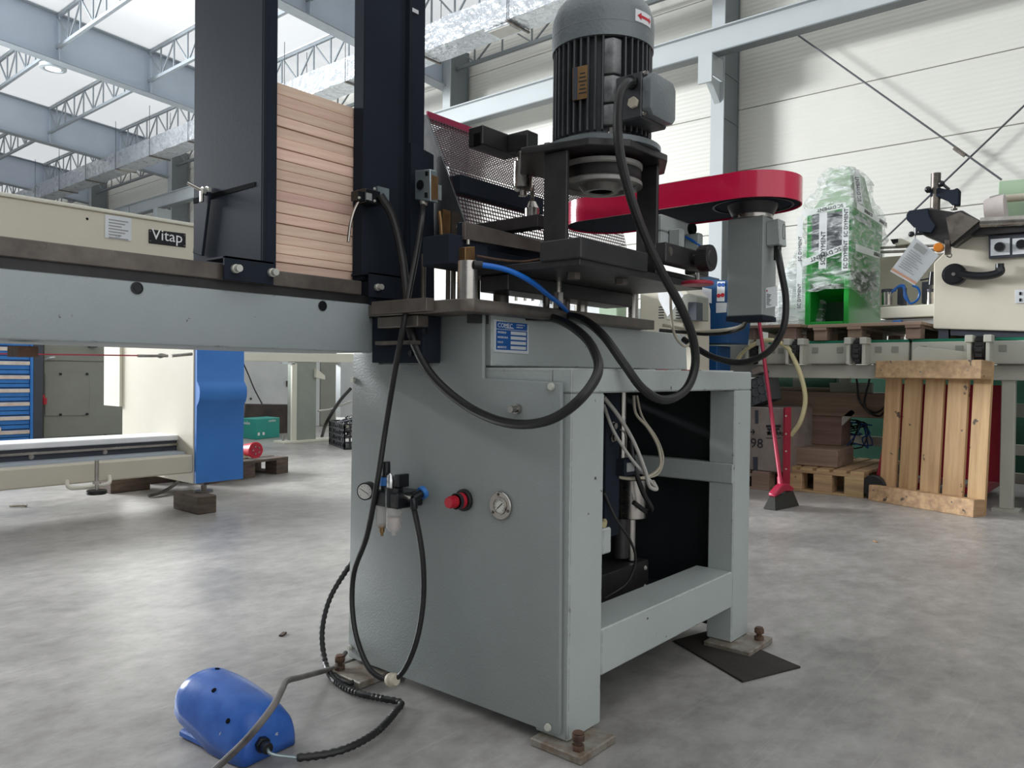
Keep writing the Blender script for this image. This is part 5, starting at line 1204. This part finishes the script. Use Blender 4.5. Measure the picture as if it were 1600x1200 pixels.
# long pallet across the conveyor that carries the green machine
upz = 1.187
up = thing('wooden_pallet', 'brown pallet across the conveyor carrying the green wrapped machine', 'pallet', (6.8, 2.0, upz))
ya, yb = 1.3185, 2.1247
for k in range(5):
    MB().box(6.1+.27*k, 6.1+.27*k+.24, ya, yb, upz+.10, upz+.125).to('deck_board', 'pallet_wood_grey', up, bev=.003)
for y in (ya+.06, (ya+yb)/2+.06, yb-.09):
    MB().box(6.1, 7.4, y-.05, y+.05, upz+.08, upz+.10).to('stringer', 'pallet_wood_grey', up)
    for x in (6.12, 6.7, 7.25): MB().box(x, x+.13, y-.05, y+.05, upz, upz+.08).to('block', 'pallet_wood_grey', up, bev=.004)
up2 = thing('wooden_pallet', 'second brown pallet on the conveyor beside the spindle housing', 'pallet', (6.8, 3.0, upz))
ya2, yb2 = 2.1846, 2.7038
for k in range(5): MB().box(6.1+.27*k, 6.1+.27*k+.24, ya2, yb2, upz+.11, upz+.135).to('deck_board', 'pallet_wood_grey', up2, bev=.003)
for y in (ya2+.1, yb2-.08):
    for x in (6.12, 6.7, 7.25): MB().box(x, x+.13, y-.06, y+.06, upz, upz+.11).to('block', 'pallet_wood_grey', up2, bev=.004)
o = MB().box(6.3, 6.9, 1.0146, 1.2387, upz, upz+.06).to('timber', 'pallet_wood_side', None, bev=.004); tag(centre(o), 'brown plank lying on the conveyor under the cream machine', 'timber')

# green machine wrapped in film
gz = upz+.126
gm_ = thing('wrapped_machine', 'bright green machine with a chimney-shaped top wrapped in clear printed film', 'machine', (6.8, 2.0, gz))
gx0 = 6.3; ya, yb = 1.8791, 2.2217; gx1 = 7.2
zt1 = 2.2446
b = MB(); zo0, zo1 = 1.3267, 1.5854; yo0, yo1 = 1.9193, 2.1773
# lower bin: two cheeks, lip, back, then the body over it
b.box(gx0, gx1, ya, yo0, gz, zo1+.12); b.box(gx0, gx1, yo1, yb, gz, zo1+.12); b.box(gx0, gx1, yo0, yo1, gz, zo0+.02)
b.to('base_bin', 'machine_green', gm_, bev=.006)
MB().box(gx0+.30, gx0+.32, yo0, yo1, zo0, zo1+.12).to('bin_back', 'machine_green_dark', gm_)
MB().prism([(gx0+.01,yo0,zo1+.12),(gx0+.01,yo0,zo1+.06),(gx0+.30,yo0,zo1-.06),(gx0+.30,yo0,zo1+.12)], (0,yo1-yo0,0)).to('chute', 'machine_green', gm_)
zmid = 1.6535; zbot = zo1+.12
b = MB(); b.box(gx0+.02, gx1, ya, yb, zbot, zt1); b.to('body', 'machine_green', gm_, bev=.006)
MB().box(gx0+.005, gx0+.02, yo0-.01, yo1+.0, 1.9097, zt1-.03).to('front_door', 'slate', gm_, bev=.004)
MB().box(gx0+.005, gx0+.02, yo0, yo1, zbot+.02, 1.8689).to('front_panel', 'machine_green', gm_, bev=.004)
MB().prism([(6.3725, 1.878, 1.7353), (7.008, 1.878, 1.8042), (7.0555, 1.878, 1.6616), (6.6008, 1.878, 1.5889), (6.3604, 1.878, 1.6584)], (0,-.004,0)).to('side_opening', 'machine_green_dark', gm_)
MB().box(gx0+.15, gx0+.55, ya-.006, ya, zbot+.45, zt1-.05).to('side_cover', 'offwhite', gm_)
ztop = 2.5965
b = MB(); yc0, yc1 = 1.8078, 2.074
lo = [(gx0+.06,ya+.0,zt1),(gx1-.15,ya,zt1),(gx1-.15,yb-.02,zt1),(gx0+.06,yb-.02,zt1)]
yt0, yt1 = 1.9488-.0, 2.1044
hi = [(gx0+.2,yt0,ztop),(gx0+.6,yt0,ztop),(gx0+.6,yt1,ztop),(gx0+.2,yt1,ztop)]
mid = [tuple(V(l).lerp(V(h),.45)*1 + V((0,0,-.05))) for l, h in zip(lo, hi)]
b.add(lo+mid+hi, [(0,1,5,4),(1,2,6,5),(2,3,7,6),(3,0,4,7),(4,5,9,8),(5,6,10,9),(6,7,11,10),(7,4,8,11),(8,9,10,11),(0,3,2,1)])
b.to('chimney_top', 'pale_green', gm_, bev=.004)
# film: loose shell a little outside the machine, with folds
random.seed(21)
b = MB(); ring = []
levels = [(gz+.30,.012),(gz+.45,.02),(gz+.62,.016),(zbot+.2,.018),(zt1-.25,.014),(zt1,.018),(zt1+.08,.0),(zt1+.26,-.02),(ztop-.1,.02),(ztop+.012,.02)]
def frame_at(z):
    if z <= zt1: return gx0, gx1, ya, yb
    f = min(1, (z-zt1)/(ztop-zt1))
    return gx0+.2*f, gx1+(gx0+.6-gx1)*f, ya+(yt0-ya)*f, yb+(yt1-yb)*f
vs = []; fs = []; per = 24
nl = 26
for li in range(nl+1):
    z = gz+.28 + (ztop+.012-gz-.28)*li/nl
    x0, x1, y0, y1 = frame_at(z); bul = .022 + .016*math.sin(li*1.1)
    for k in range(per):
        s_, e = divmod(k, per//4); e /= per//4
        c = [(x0,y0),(x1,y0),(x1,y1),(x0,y1),(x0,y0)]
        x = c[s_][0]+(c[s_+1][0]-c[s_][0])*e; y = c[s_][1]+(c[s_+1][1]-c[s_][1])*e
        dx = x-(x0+x1)/2; dy_ = y-(y0+y1)/2; d = math.hypot(dx,dy_) or 1
        rr = bul + random.uniform(-.006,.012)
        vs.append((x+rr*(1 if dx > 0 else -1)*(abs(dx)/(abs(x1-x0)/2)), y+rr*(1 if dy_ > 0 else -1)*(abs(dy_)/(abs(y1-y0)/2)), z+random.uniform(-.012,.012) + (-.16*((x-x0)/(x1-x0)) if li == 0 else 0)))
for li in range(nl):
    for k in range(per): fs.append((li*per+k, li*per+(k+1)%per, (li+1)*per+(k+1)%per, (li+1)*per+k))
fs.append(tuple(nl*per+k for k in range(per)))
b.add(vs, fs); b.to('wrapping_film', 'wrap_film', gm_, ang=25)
# printed tape on the film, letters upside down as the rolls were wound
def tape(p, q, wd, nrm, txt, nrep=1, flip=1):
    p = V(p); q = V(q); nrm = V(nrm).normalized(); d = (q-p); L = d.length; d.normalize(); s_ = nrm.cross(d)
    tp_ = MB().obox((p+q)/2+nrm*.0, (L, wd, .002), d, s_).to('printed_tape', 'tape_clear', gm_)
    t = MB()
    for i in range(nrep):
        o = p + d*(L*(i+.06)/nrep) - s_*(wd*.32) + nrm*.0025
        t.text(txt, wd*.82, o, d, s_, .0008)
    t.to('tape_lettering', 'dark_print', tp_)
fx = gx0-.05; fy = ya-.05
LT = 'SC DYMENT'
tape((fx,ya+.02,gz+.42), (fx,ya+.02,zt1-.02), .05, (-1,0,0), LT, 2)
tape((fx,(ya+yb)/2+.02,zt1-.48), (fx,(ya+yb)/2+.02,zt1-.03), .06, (-1,0,0), LT, 1)
tape((fx,yb+.03,gz+.12), (fx,yb+.03,zt1-.05), .045, (-1,0,0), LT, 2)
tape((fx,ya+.03,gz+.60), (fx,yb+.02,gz+.50), .055, (-1,0,0), LT, 1)
tape((fx,ya+.02,zt1+.0), (fx,yb+.02,zt1-.03), .045, (-1,0,0), LT, 1)
tape((gx0+.75,fy,gz+.62), (gx0-.02,fy,gz+.60), .055, (0,-1,0), LT, 1)
tape((gx1-.05,fy,zt1-.03), (gx0,fy,zt1-.01), .05, (0,-1,0), LT, 2)
tape((gx0+.16,ya-.02,zt1+.04), (gx0+.22,yt0-.04,ztop-.02), .05, (-.75,-.6,.2), LT, 1)
# second film-wrapped bundle, left of it
fb = thing('film_bundle', 'loose crumpled clear film bundle left of the green machine', 'film', (6.5, 2.6, gz))
b = MB(); random.seed(5); vs = []; fs = []; na, nl = 18, 12
fc0 = V((6.65, 2.3938, upz+.14)); hgt = 2.0246-fc0.z
for li in range(nl+1):
    f = li/nl; r_ = (.30*(1-f)**.55+.03)*(1+.0*f)
    for k in range(na):
        g = 2*PI*k/na; rr = r_*(1+random.uniform(-.12,.12))
        vs.append((fc0.x+rr*math.cos(g)*.9, fc0.y-.06*f+rr*math.sin(g)*.85, fc0.z+hgt*f+random.uniform(-.01,.01)))
for li in range(nl):
    for k in range(na): fs.append((li*na+k, li*na+(k+1)%na, (li+1)*na+(k+1)%na, (li+1)*na+k))
fs.append(tuple(nl*na+k for k in range(na))); fs.append(tuple(range(na)))
b.add(vs, fs); b.to('film', 'wrap_film', fb, ang=20)
MB().box(6.55, 6.85, fc0.y-.17, fc0.y+.15, fc0.z+.002, fc0.z+.30).box(6.6, 6.8, fc0.y-.1, fc0.y+.1, fc0.z+.30, fc0.z+.5).to('packed_part', 'offwhite', fb, bev=.01)

# cream machine with hand lever at the right edge
mx0 = 6.12
cm = thing('surface_machine', 'cream machine with black lever handle and knobs at the right edge', 'machine', (6.6, .4, 1.19))
pp = [(6.12, 1.2492, 1.2594), (6.12, 1.2529, 1.7236), (6.12, 1.0841, 1.8965), (6.12, 0.4412, 1.8608), (6.12, 0.43, 1.2065)]
MB().prism(pp, (.75,0,0)).to('body', 'cream', cm, bev=.006)
MB().prism([(6.16, 1.2247, 1.2608), (6.16, 1.1599, 1.2589), (6.16, 1.1582, 1.1547), (6.16, 1.2229, 1.1558)], (.06,0,0)).prism([(6.16, 1.1478, 1.254), (6.16, 0.4328, 1.2085), (6.16, 0.432, 1.1588), (6.16, 1.1471, 1.2088)], (.06,0,0)).to('base_rail', 'slate', cm)
MB().prism([(6.05, 1.0604, 1.9014), (6.05, 0.9664, 1.9781), (6.05, 0.4377, 1.9434), (6.05, 0.4365, 1.8702), (6.05, 1.0332, 1.881)], (.7,0,0)).to('table_edge', 'black_steel', cm, bev=.003)
MB().cyl((6.03, 0.9555, 1.9606), (6.03, 0.4361, 1.9278), .035, 16).to('table_tube', 'bright_steel', cm)
MB().prism([(6, 1.4097, 2.0685), (6, 1.3935, 2.0937), (6, 1.2709, 2.0959), (6, 1.112, 2.0489), (6, 1.062, 2.0556), (6, 0.9434, 1.9631), (6, 0.9577, 1.9217), (6, 1.1158, 1.8123), (6, 1.1632, 1.839), (6, 1.3208, 1.9269), (6, 1.4091, 2.032)], (.22,0,0)).to('carriage', 'black_steel', cm, bev=.008)
MB().prism([(5.96, 1.4003, 2.0607), (5.96, 1.3842, 2.0857), (5.96, 1.2664, 2.0884), (5.96, 1.2535, 2.0291), (5.96, 1.2126, 1.9622), (5.96, 1.2395, 1.9121), (5.96, 1.3243, 1.9304), (5.96, 1.3997, 2.0245)], (.04,0,0)).to('carriage_nose', 'black_paint', cm, bev=.004)
MB().prism([(5.98, 1.1544, 2.0113), (5.98, 1.0698, 2.0402), (5.98, 0.9553, 1.9656), (5.98, 1.1201, 1.8232)], (.02,0,0)).to('extrusion_end', 'dark_steel', cm)
MB().cyl((6.05, 1.2366, 2.0776), (6.05, 1.235, 2.3417), .032, 16).to('column', 'dark_steel', cm)
MB().box(6.02, 6.10, 1.2125, 1.2852, 2.0556, 2.1006).to('column_foot', 'dark_steel', cm, bev=.004)
MB().prism([(6.02, 1.2652, 2.2284), (6.02, 1.2132, 2.2342), (6.02, 1.1496, 2.2116), (6.02, 1.1183, 2.2071), (6.02, 1.0991, 2.2174), (6.02, 1.0834, 2.202), (6.02, 1.0855, 2.0971), (6.02, 1.1283, 2.1028), (6.02, 1.1562, 2.1374), (6.02, 1.2041, 2.1662), (6.02, 1.2643, 2.1746)], (.07,0,0)).to('clamp_arm', 'black_paint', cm, bev=.006)
MB().cyl((6.05, 1.1182, 2.1067), (6.05, 1.1177, 2.0757), .010, 8).cyl((6.05, 1.1177, 2.0801), (6.05, 1.1176, 2.0713), .02, 12).to('clamp_pad', 'dark_steel', cm)
MB().cyl((6, 1.2607, 2.2106), (6, 1.2809, 2.2135), .012, 8).sph((6, 1.2731, 2.2258), .022).to('lock_knob', 'black_gloss', cm)
MB().cyl((6.03, 1.1476, 2.2132), (6.03, 1.1918, 2.2596), .010, 8).sph((6.03, 1.1957, 2.2602), .022).to('lock_lever', 'black_gloss', cm)
MB().cyl((5.97, 1.3393, 1.9604), (5.97, 1.3384, 1.9109), .012, 8).cyl((5.97, 1.2938, 1.9151), (5.97, 1.3672, 1.9185), .010, 8).sph((5.97, 1.3672, 1.9185), .02).to('clamp_screw', 'black_gloss', cm)
MB().cyl((5.95, 1.1923, 1.8087), (6, 1.1942, 1.8067), .032, 10).to('orange_knob', 'orange', cm, bev=.004)
MB().prism([(5.98, 1.1597, 1.8579), (5.98, 1.1284, 1.8547), (5.98, 1.1268, 1.7624), (5.98, 1.158, 1.7565)], (.05,0,0)).tube([(5.97, 1.1328, 1.7661), (5.97, 1.1132, 1.7512), (5.97, 1.1206, 1.7343), (5.97, 1.1441, 1.7452)], .004, 6).to('hinge', 'dark_steel', cm)
k = 5.0/1202
hc = V((6.08, 1.1156, 1.6274)); MB().cyl(hc+V((.04,0,0)), hc+V((-.02,0,0)), .075, 32).cyl(hc+V((-.02,0,0)), hc+V((-.026,0,0)), .062, 32).to('handle_disc', 'black_gloss', cm, bev=.004)
MB().cyl(hc+V((-.026,0,0)), hc+V((-.03,0,0)), .012, 12).to('disc_bolt', 'bright_steel', cm)
hp = [V(p) for p in ((6.05, 1.0751, 1.6256), (6.05, 0.9981, 1.6067), (6.05, 0.9226, 1.6012), (6.05, 0.8635, 1.6097), (6.05, 0.8381, 1.6249), (6.05, 0.8422, 1.6509))]
b = MB(); b.tube(hp, .028, 10, 5); b.cyl(hp[-1]-V((0,0,.01)), hp[-1]+V((0,0,.025)), .026, 12); b.to('lever', 'black_gloss', cm)
MB().prism([(6.115, 0.9145, 1.8777), (6.115, 0.5081, 1.8675), (6.115, 0.5055, 1.7182), (6.115, 0.9118, 1.7205)], (-.03,0,0)).to('control_panel', 'slate', cm, bev=.003)
for q, c in ((((6.082, 0.9017, 1.8499), (6.082, 0.7915, 1.847), (6.082, 0.7896, 1.7358), (6.082, 0.8998, 1.7371)), V((6.07, 0.8473, 1.791))), (((6.082, 0.7769, 1.8412), (6.082, 0.67, 1.8385), (6.082, 0.6682, 1.7331), (6.082, 0.7751, 1.7344)), V((6.07, 0.7245, 1.796)))):
    f = MB().prism(q, (-.006,0,0)).to('panel_face', 'alu', cm)
    MB().cyl(c, c+V((-.03,0,0)), .034, 24, .028).to('rotary_knob', 'black_gloss', f, bev=.003)
MB().prism([(6.118, 0.7612, 1.5022), (6.118, 0.6682, 1.5007), (6.118, 0.6667, 1.4117), (6.118, 0.7597, 1.4121)], (-.008,0,0)).to('socket_plate', 'alu', cm, bev=.002)
for p in ((6.1, 0.7298, 1.4752), (6.1, 0.7291, 1.4326)): MB().box(6.105, 6.111, p[1]-.006, p[1]+.006, p[2]-.01, p[2]+.01).to('socket_hole', 'black_gloss', cm)
# document sleeve hanging from the machine
ds = thing('document_sleeve', 'clear plastic sleeve of papers hanging crooked from the black carriage', 'papers', (5.9, 1.3277, 1.7085))
Q = [V((5.88, 1.322, 1.8784)), V((5.93, 1.1834, 1.7481)), V((5.9, 1.325, 1.5483)), V((5.85, 1.4708, 1.6519))]
MB().prism(Q, (.006,0,0)).to('sheet', 'paper', ds)
MB().prism([Q[3].lerp(Q[0],.04)-V((.003,0,0)), Q[2].lerp(Q[1],.04)-V((.003,0,0)), Q[2].lerp(Q[1],.10)-V((.003,0,0)), Q[3].lerp(Q[0],.10)-V((.003,0,0))], (.002,0,0)).to('orange_strip', 'orange', ds)
t = MB()
for i in range(9):
    f = .22+.06*i; t.bar(Q[3].lerp(Q[0],f).lerp(Q[2].lerp(Q[1],f),.12)-V((.003,0,0)), Q[3].lerp(Q[0],f).lerp(Q[2].lerp(Q[1],f),.75-.1*(i%3))-V((.003,0,0)), .006, .001, (1,0,0))
t.to('printed_lines', 'grey_print', ds)
MB().prism([Q[3].lerp(Q[0],.78).lerp(Q[2].lerp(Q[1],.78),.15)-V((.004,0,0)), Q[3].lerp(Q[0],.78).lerp(Q[2].lerp(Q[1],.78),.6)-V((.004,0,0)), Q[3].lerp(Q[0],.93).lerp(Q[2].lerp(Q[1],.93),.6)-V((.004,0,0)), Q[3].lerp(Q[0],.93).lerp(Q[2].lerp(Q[1],.93),.15)-V((.004,0,0))], (.002,0,0)).to('printed_picture', 'cabinet_green', ds)
MB().prism([q-V((.012,0,0)) for q in Q], (.0015,0,0)).to('sleeve', 'sleeve_clear', ds)
MB().tube([Q[0]+V((0,0,-.01)), V((5.96, 1.3366, 1.9317))], .003, 6).to('hook', 'bright_steel', ds)

# cream bench with pneumatics between green machine and cream machine
bn = thing('pneumatic_bench', 'cream bench with rails, small cylinders and blue tubes behind the document sleeve', 'bench', (6.9, 1.0, 1.19))
bxx = 6.45
MB().prism([(6.45, 1.6911, 1.4548), (6.45, 1.2684, 1.4635), (6.45, 1.2668, 1.368), (6.45, 1.6896, 1.3648)], (.5,0,0)).to('beam', 'cream_clean', bn, bev=.006)
MB().prism([(6.5, 1.7026, 1.3583), (6.5, 1.2764, 1.362), (6.5, 1.2753, 1.2947), (6.5, 1.7016, 1.2978)], (.3,0,0)).to('lower_rail', 'alu', bn)
MB().prism([(6.44, 1.5991, 1.3459), (6.44, 1.5356, 1.3486), (6.44, 1.535, 1.3093), (6.44, 1.5984, 1.3064)], (.06,0,0)).to('blue_connector', 'cover_blue', bn, bev=.003)
MB().prism([(6.95, 1.8292, 1.9179), (6.95, 1.3506, 1.9112), (6.95, 1.3438, 1.5008), (6.95, 1.8221, 1.4924)], (.04,0,0)).to('back_panel', 'cream', bn)
for p, q in (((6.8, 1.7861, 1.9745), (6.8, 1.3225, 1.9496)), ((6.8, 1.7855, 1.9376), (6.8, 1.3219, 1.9145))): MB().cyl(p, q, .012, 10).to('guide_rod', 'bright_steel', bn)
MB().prism([(6.75, 1.6918, 2.026), (6.75, 1.6205, 2.0289), (6.75, 1.5354, 1.9792), (6.75, 1.6574, 1.9709)], (.15,0,0)).to('slide_block', 'cream_clean', bn, bev=.004)
MB().prism([(6.74, 1.6989, 2.0253), (6.74, 1.6416, 2.0245), (6.74, 1.6412, 1.9988), (6.74, 1.6791, 1.9871)], (.04,0,0)).to('slide_clip', 'black_gloss', bn)
for p, q, q2 in (((6.5, 1.653, 1.4717), (6.5, 1.6547, 1.5719), (6.5, 1.6551, 1.5969)), ((6.5, 1.3427, 1.4565), (6.5, 1.3443, 1.5534), (6.5, 1.3447, 1.5777))): MB().cyl(p, q, .038, 18).to('cylinder', 'bright_steel', bn); MB().cyl(q, q2, .04, 18).to('cylinder_cap', 'slate', bn)
MB().box(6.6, 6.7, 1.5582, 1.6045, 1.4807, 1.6217).box(6.6,6.7,1.378,1.4315,1.4819,1.6498).to('valve_block', 'slate', bn, bev=.004)
for pts in ([(6.45, 1.6098, 1.5648), (6.45, 1.5693, 1.6018), (6.45, 1.5332, 1.6044), (6.45, 1.5051, 1.5341), (6.45, 1.4773, 1.474), (6.45, 1.4333, 1.4912), (6.45, 1.4121, 1.5385), (6.45, 1.4261, 1.5878), (6.45, 1.4618, 1.6096)], [(6.45, 1.5916, 1.5736), (6.45, 1.5604, 1.6111), (6.45, 1.5244, 1.6137), (6.45, 1.5138, 1.5199), (6.45, 1.4865, 1.4891)]):
    MB().tube(pts, .009, 8).to('blue_air_tube', 'blue_plate', bn)
MB().cyl((6.4, 1.3383, 1.6492), (6.4, 1.3986, 1.6391), .006, 6).cyl((6.4, 1.3176, 1.6953), (6.4, 1.3246, 1.6006), .022, 12).to('side_lever', 'black_gloss', bn)
# pale green machine with pinkish drum behind the cream one
pg_ = thing('green_cabinet', 'pale green cabinet top with pinkish drum behind the cream machine', 'machine', (7.4, .3, 1.0))
MB().prism([(7.4, 1.051, 2.5276), (7.4, 0.5008, 2.4981), (7.4, 0.4946, 2.1366), (7.4, 1.0451, 2.1761)], (.5,0,0)).to('cabinet', 'pale_green', pg_, bev=.006)
MB().cyl((7.2, 1.0508, 2.3398), (7.2, 0.485, 2.32), .03, 14).to('tube', 'cable_cream', pg_)
c0_, c1_ = V((7, 1.0758, 2.2073)), V((7, 0.9399, 2.2197))
MB().cyl(c0_, c1_, .10, 14, .115).to('drum', 'pink_white', pg_, bev=.004)
MB().bar(c0_.lerp(c1_,.2)+V((0,0,.105)), c0_.lerp(c1_,.75)+V((0,0,.11)), .03, .02).to('drum_latch', 'grille', pg_)
MB().prism([(6.9, 1.0681, 2.1353), (6.9, 0.9335, 2.1288), (6.9, 0.933, 2.0947), (6.9, 1.0677, 2.1106)], (.1,0,0)).to('drum_foot', 'pink_white', pg_)
tri = MB().prism([(6.9, 1.096, 1.2464), (6.9, 0.8898, 1.2463), (6.9, 0.951, 1.194), (6.9, 1.0439, 1.2056)], (.01,0,0)).to('warning_board', 'white_print', None)
tag(centre(tri), 'white board with a red stripe glimpsed under the cream machine', 'sign')
MB().prism([(6.895, 1.0226, 1.2444), (6.895, 1.0015, 1.2439), (6.895, 0.9504, 1.1987), (6.895, 0.9755, 1.1991)], (.004,0,0)).xf(M.Translation(-tri.location)).to('red_stripe', 'red_print', tri)

# machines seen through the gap between table and carriage
bl = thing('band_machine', 'dark blue machine column with safety stickers behind the spindle housing', 'machine', (5.5, 3.0, 0))
X_ = 5.6
MB().prism([(5.6, 2.9108, 1.1634), (5.6, 2.5429, 1.157), (5.6, 2.4989, 1.6355), (5.6, 2.791, 1.6609), (5.6, 2.7972, 1.7067), (5.6, 2.9189, 1.675), (5.6, 3.0325, 1.6623), (5.6, 2.8932, 1.4692), (5.6, 2.8912, 1.3467)], (.35,0,0)).prism([(5.62, 2.9891, 1.1448), (5.62, 2.6572, 1.1398), (5.62, 2.6365, -0.1595), (5.62, 2.9678, -0.2009)], (.25,0,0)).to('column', 'blue_machine', bl, bev=.004)
st_ = MB().prism([(5.598, 2.6495, 1.6359), (5.598, 2.5861, 1.6315), (5.598, 2.5889, 1.4788), (5.598, 2.6523, 1.4821)], (-.002,0,0)).to('sticker', 'white_print', bl)
for c, m in ((V((5.595, 2.6317, 1.6096)),'blue_print'),(V((5.595, 2.6001, 1.6075)),'blue_print'),(V((5.595, 2.6357, 1.5256)),'red_print'),(V((5.595, 2.6041, 1.5287)),'red_print')):
    MB().cyl(c, c+V((-.002,0,0)), .016, 14).to('pictogram', m, st_)
MB().prism([(5.598, 2.6575, 1.4724), (5.598, 2.5678, 1.4678), (5.598, 2.5718, 1.3941), (5.598, 2.6562, 1.3928)], (-.002,0,0)).to('plate_label', 'alu', bl)
MB().prism([(5.595, 2.8262, 1.6123), (5.595, 2.6952, 1.5788), (5.595, 2.6934, 1.469), (5.595, 2.8356, 1.5065)], (-.004,0,0)).to('notice', 'paper', bl)
cmz = thing('saw_machine', 'pale cream machine with vent slots and rounded hood seen under the carriage', 'machine', (5.0, 3.4, 0))
MB().prism([(5.2, 3.097, 1.2307), (5.2, 3.1034, 1.6424), (5.2, 2.936, 1.6648), (5.2, 2.7733, 1.6049), (5.2, 2.6773, 1.5038), (5.2, 2.6551, 1.4082), (5.2, 2.6521, 1.2192)], (.3,0,0)).prism([(5.25, 3.1268, 1.2339), (5.25, 2.662, 1.2219), (5.25, 2.6438, 0.0787), (5.25, 3.1079, 0.0308)], (.25,0,0)).to('housing', 'cream', cmz, bev=.006)
MB().prism([(5.1, 2.78, 1.4161), (5.1, 2.7286, 1.4841), (5.1, 2.6413, 1.5024), (5.1, 2.5751, 1.48), (5.1, 2.5723, 1.3046), (5.1, 2.8207, 1.3137)], (.2,0,0)).to('hood', 'cabinet_green', cmz, bev=.006)
MB().prism([(5.05, 2.6144, 1.432), (5.05, 2.5491, 1.4286), (5.05, 2.5471, 1.3007), (5.05, 2.6123, 1.3031)], (.1,0,0)).to('motor_block', 'slate', cmz)
for k_ in range(5):
    for p in ((5.09, 2.8755, 1.4105), (5.09, 2.7325, 1.4037)): MB().box(p[0], p[0]+.02, p[1]-.036, p[1], p[2]-.02*k_-.004, p[2]-.02*k_+.004).to('vent_slot', 'black_gloss', cmz)
MB().prism([(5, 2.8542, 1.5907), (5, 2.7598, 1.6121), (5, 2.6244, 1.4743), (5, 2.7501, 1.3282), (5, 2.8201, 1.448)], (.01,0,0)).to('white_guard', 'paper', cmz)
gp = thing('lathe_machine', 'pale machine with green column and white bed seen under the carriage', 'machine', (4.6, 4.2, 0))
MB().prism([(5, 3.3489, 1.2275), (5, 3.3547, 1.6002), (5, 3.1791, 1.5545), (5, 3.1739, 1.223)], (.25,0,0)).to('green_column', 'pale_green', gp, bev=.01)
MB().prism([(5.3, 5.6547, 1.3013), (5.3, 5.6623, 1.8321), (5.3, 4.1577, 1.6428), (5.3, 4.1519, 1.2626)], (.4,0,0)).to('white_panel', 'paper', gp, bev=.01)
MB().prism([(5.35, 5.7127, 1.6279), (5.35, 5.7188, 2.0474), (5.35, 3.8202, 1.8437), (5.35, 3.8154, 1.5283)], (.3,0,0)).to('upper_panel', 'cream', gp, bev=.01)
MB().prism([(5.2, 4.1086, 1.2567), (5.2, 4.1124, 1.5099), (5.2, 3.0999, 1.4192), (5.2, 3.097, 1.2307)], (.4,0,0)).to('white_bed', 'paper', gp, bev=.01)
MB().box(5.2, 5.6, 3.2, 4.6, .0, 1.2584).to('pedestal', 'cabinet_green', gp)
for p, q in (((5.1, 4.2731, 1.5323), (5.1, 4.2756, 1.698)), ((5.1, 4.1732, 1.527), (5.1, 4.1756, 1.6912)), ((5.1, 4.089, 1.5226), (5.1, 4.0915, 1.6854))): MB().cyl(p, q, .015, 8).to('rod', 'bright_steel', gp)

# spare scraps on the floor
for (at_, m, lab) in (((4.513, 1.185, 0),'pallet_wood_side','small pale wood chip on the floor before the standing pallet'), ((1.5, 2.278, 0),'old_wood','tiny dark pebble on the floor behind the foot pedal')):
    o = MB().box(-.018,.018,-.008,.008,0,.006).to('wood_chip', m, None, bev=.002); o.location = at_; o.rotation_euler = (0,0,.6); tag(o, lab, 'chip')
bolt_ = MB().cyl((0,0,.01),(.09,0,.01),.008,8).cyl((.09,0,.01),(.10,0,.01),.012,6).to('loose_screw', 'bright_steel', None); bolt_.location = (1.701, 5.672, -0); bolt_.rotation_euler = (0,0,-.6); tag(bolt_, 'small steel screw lying on the floor at the left edge', 'screw')
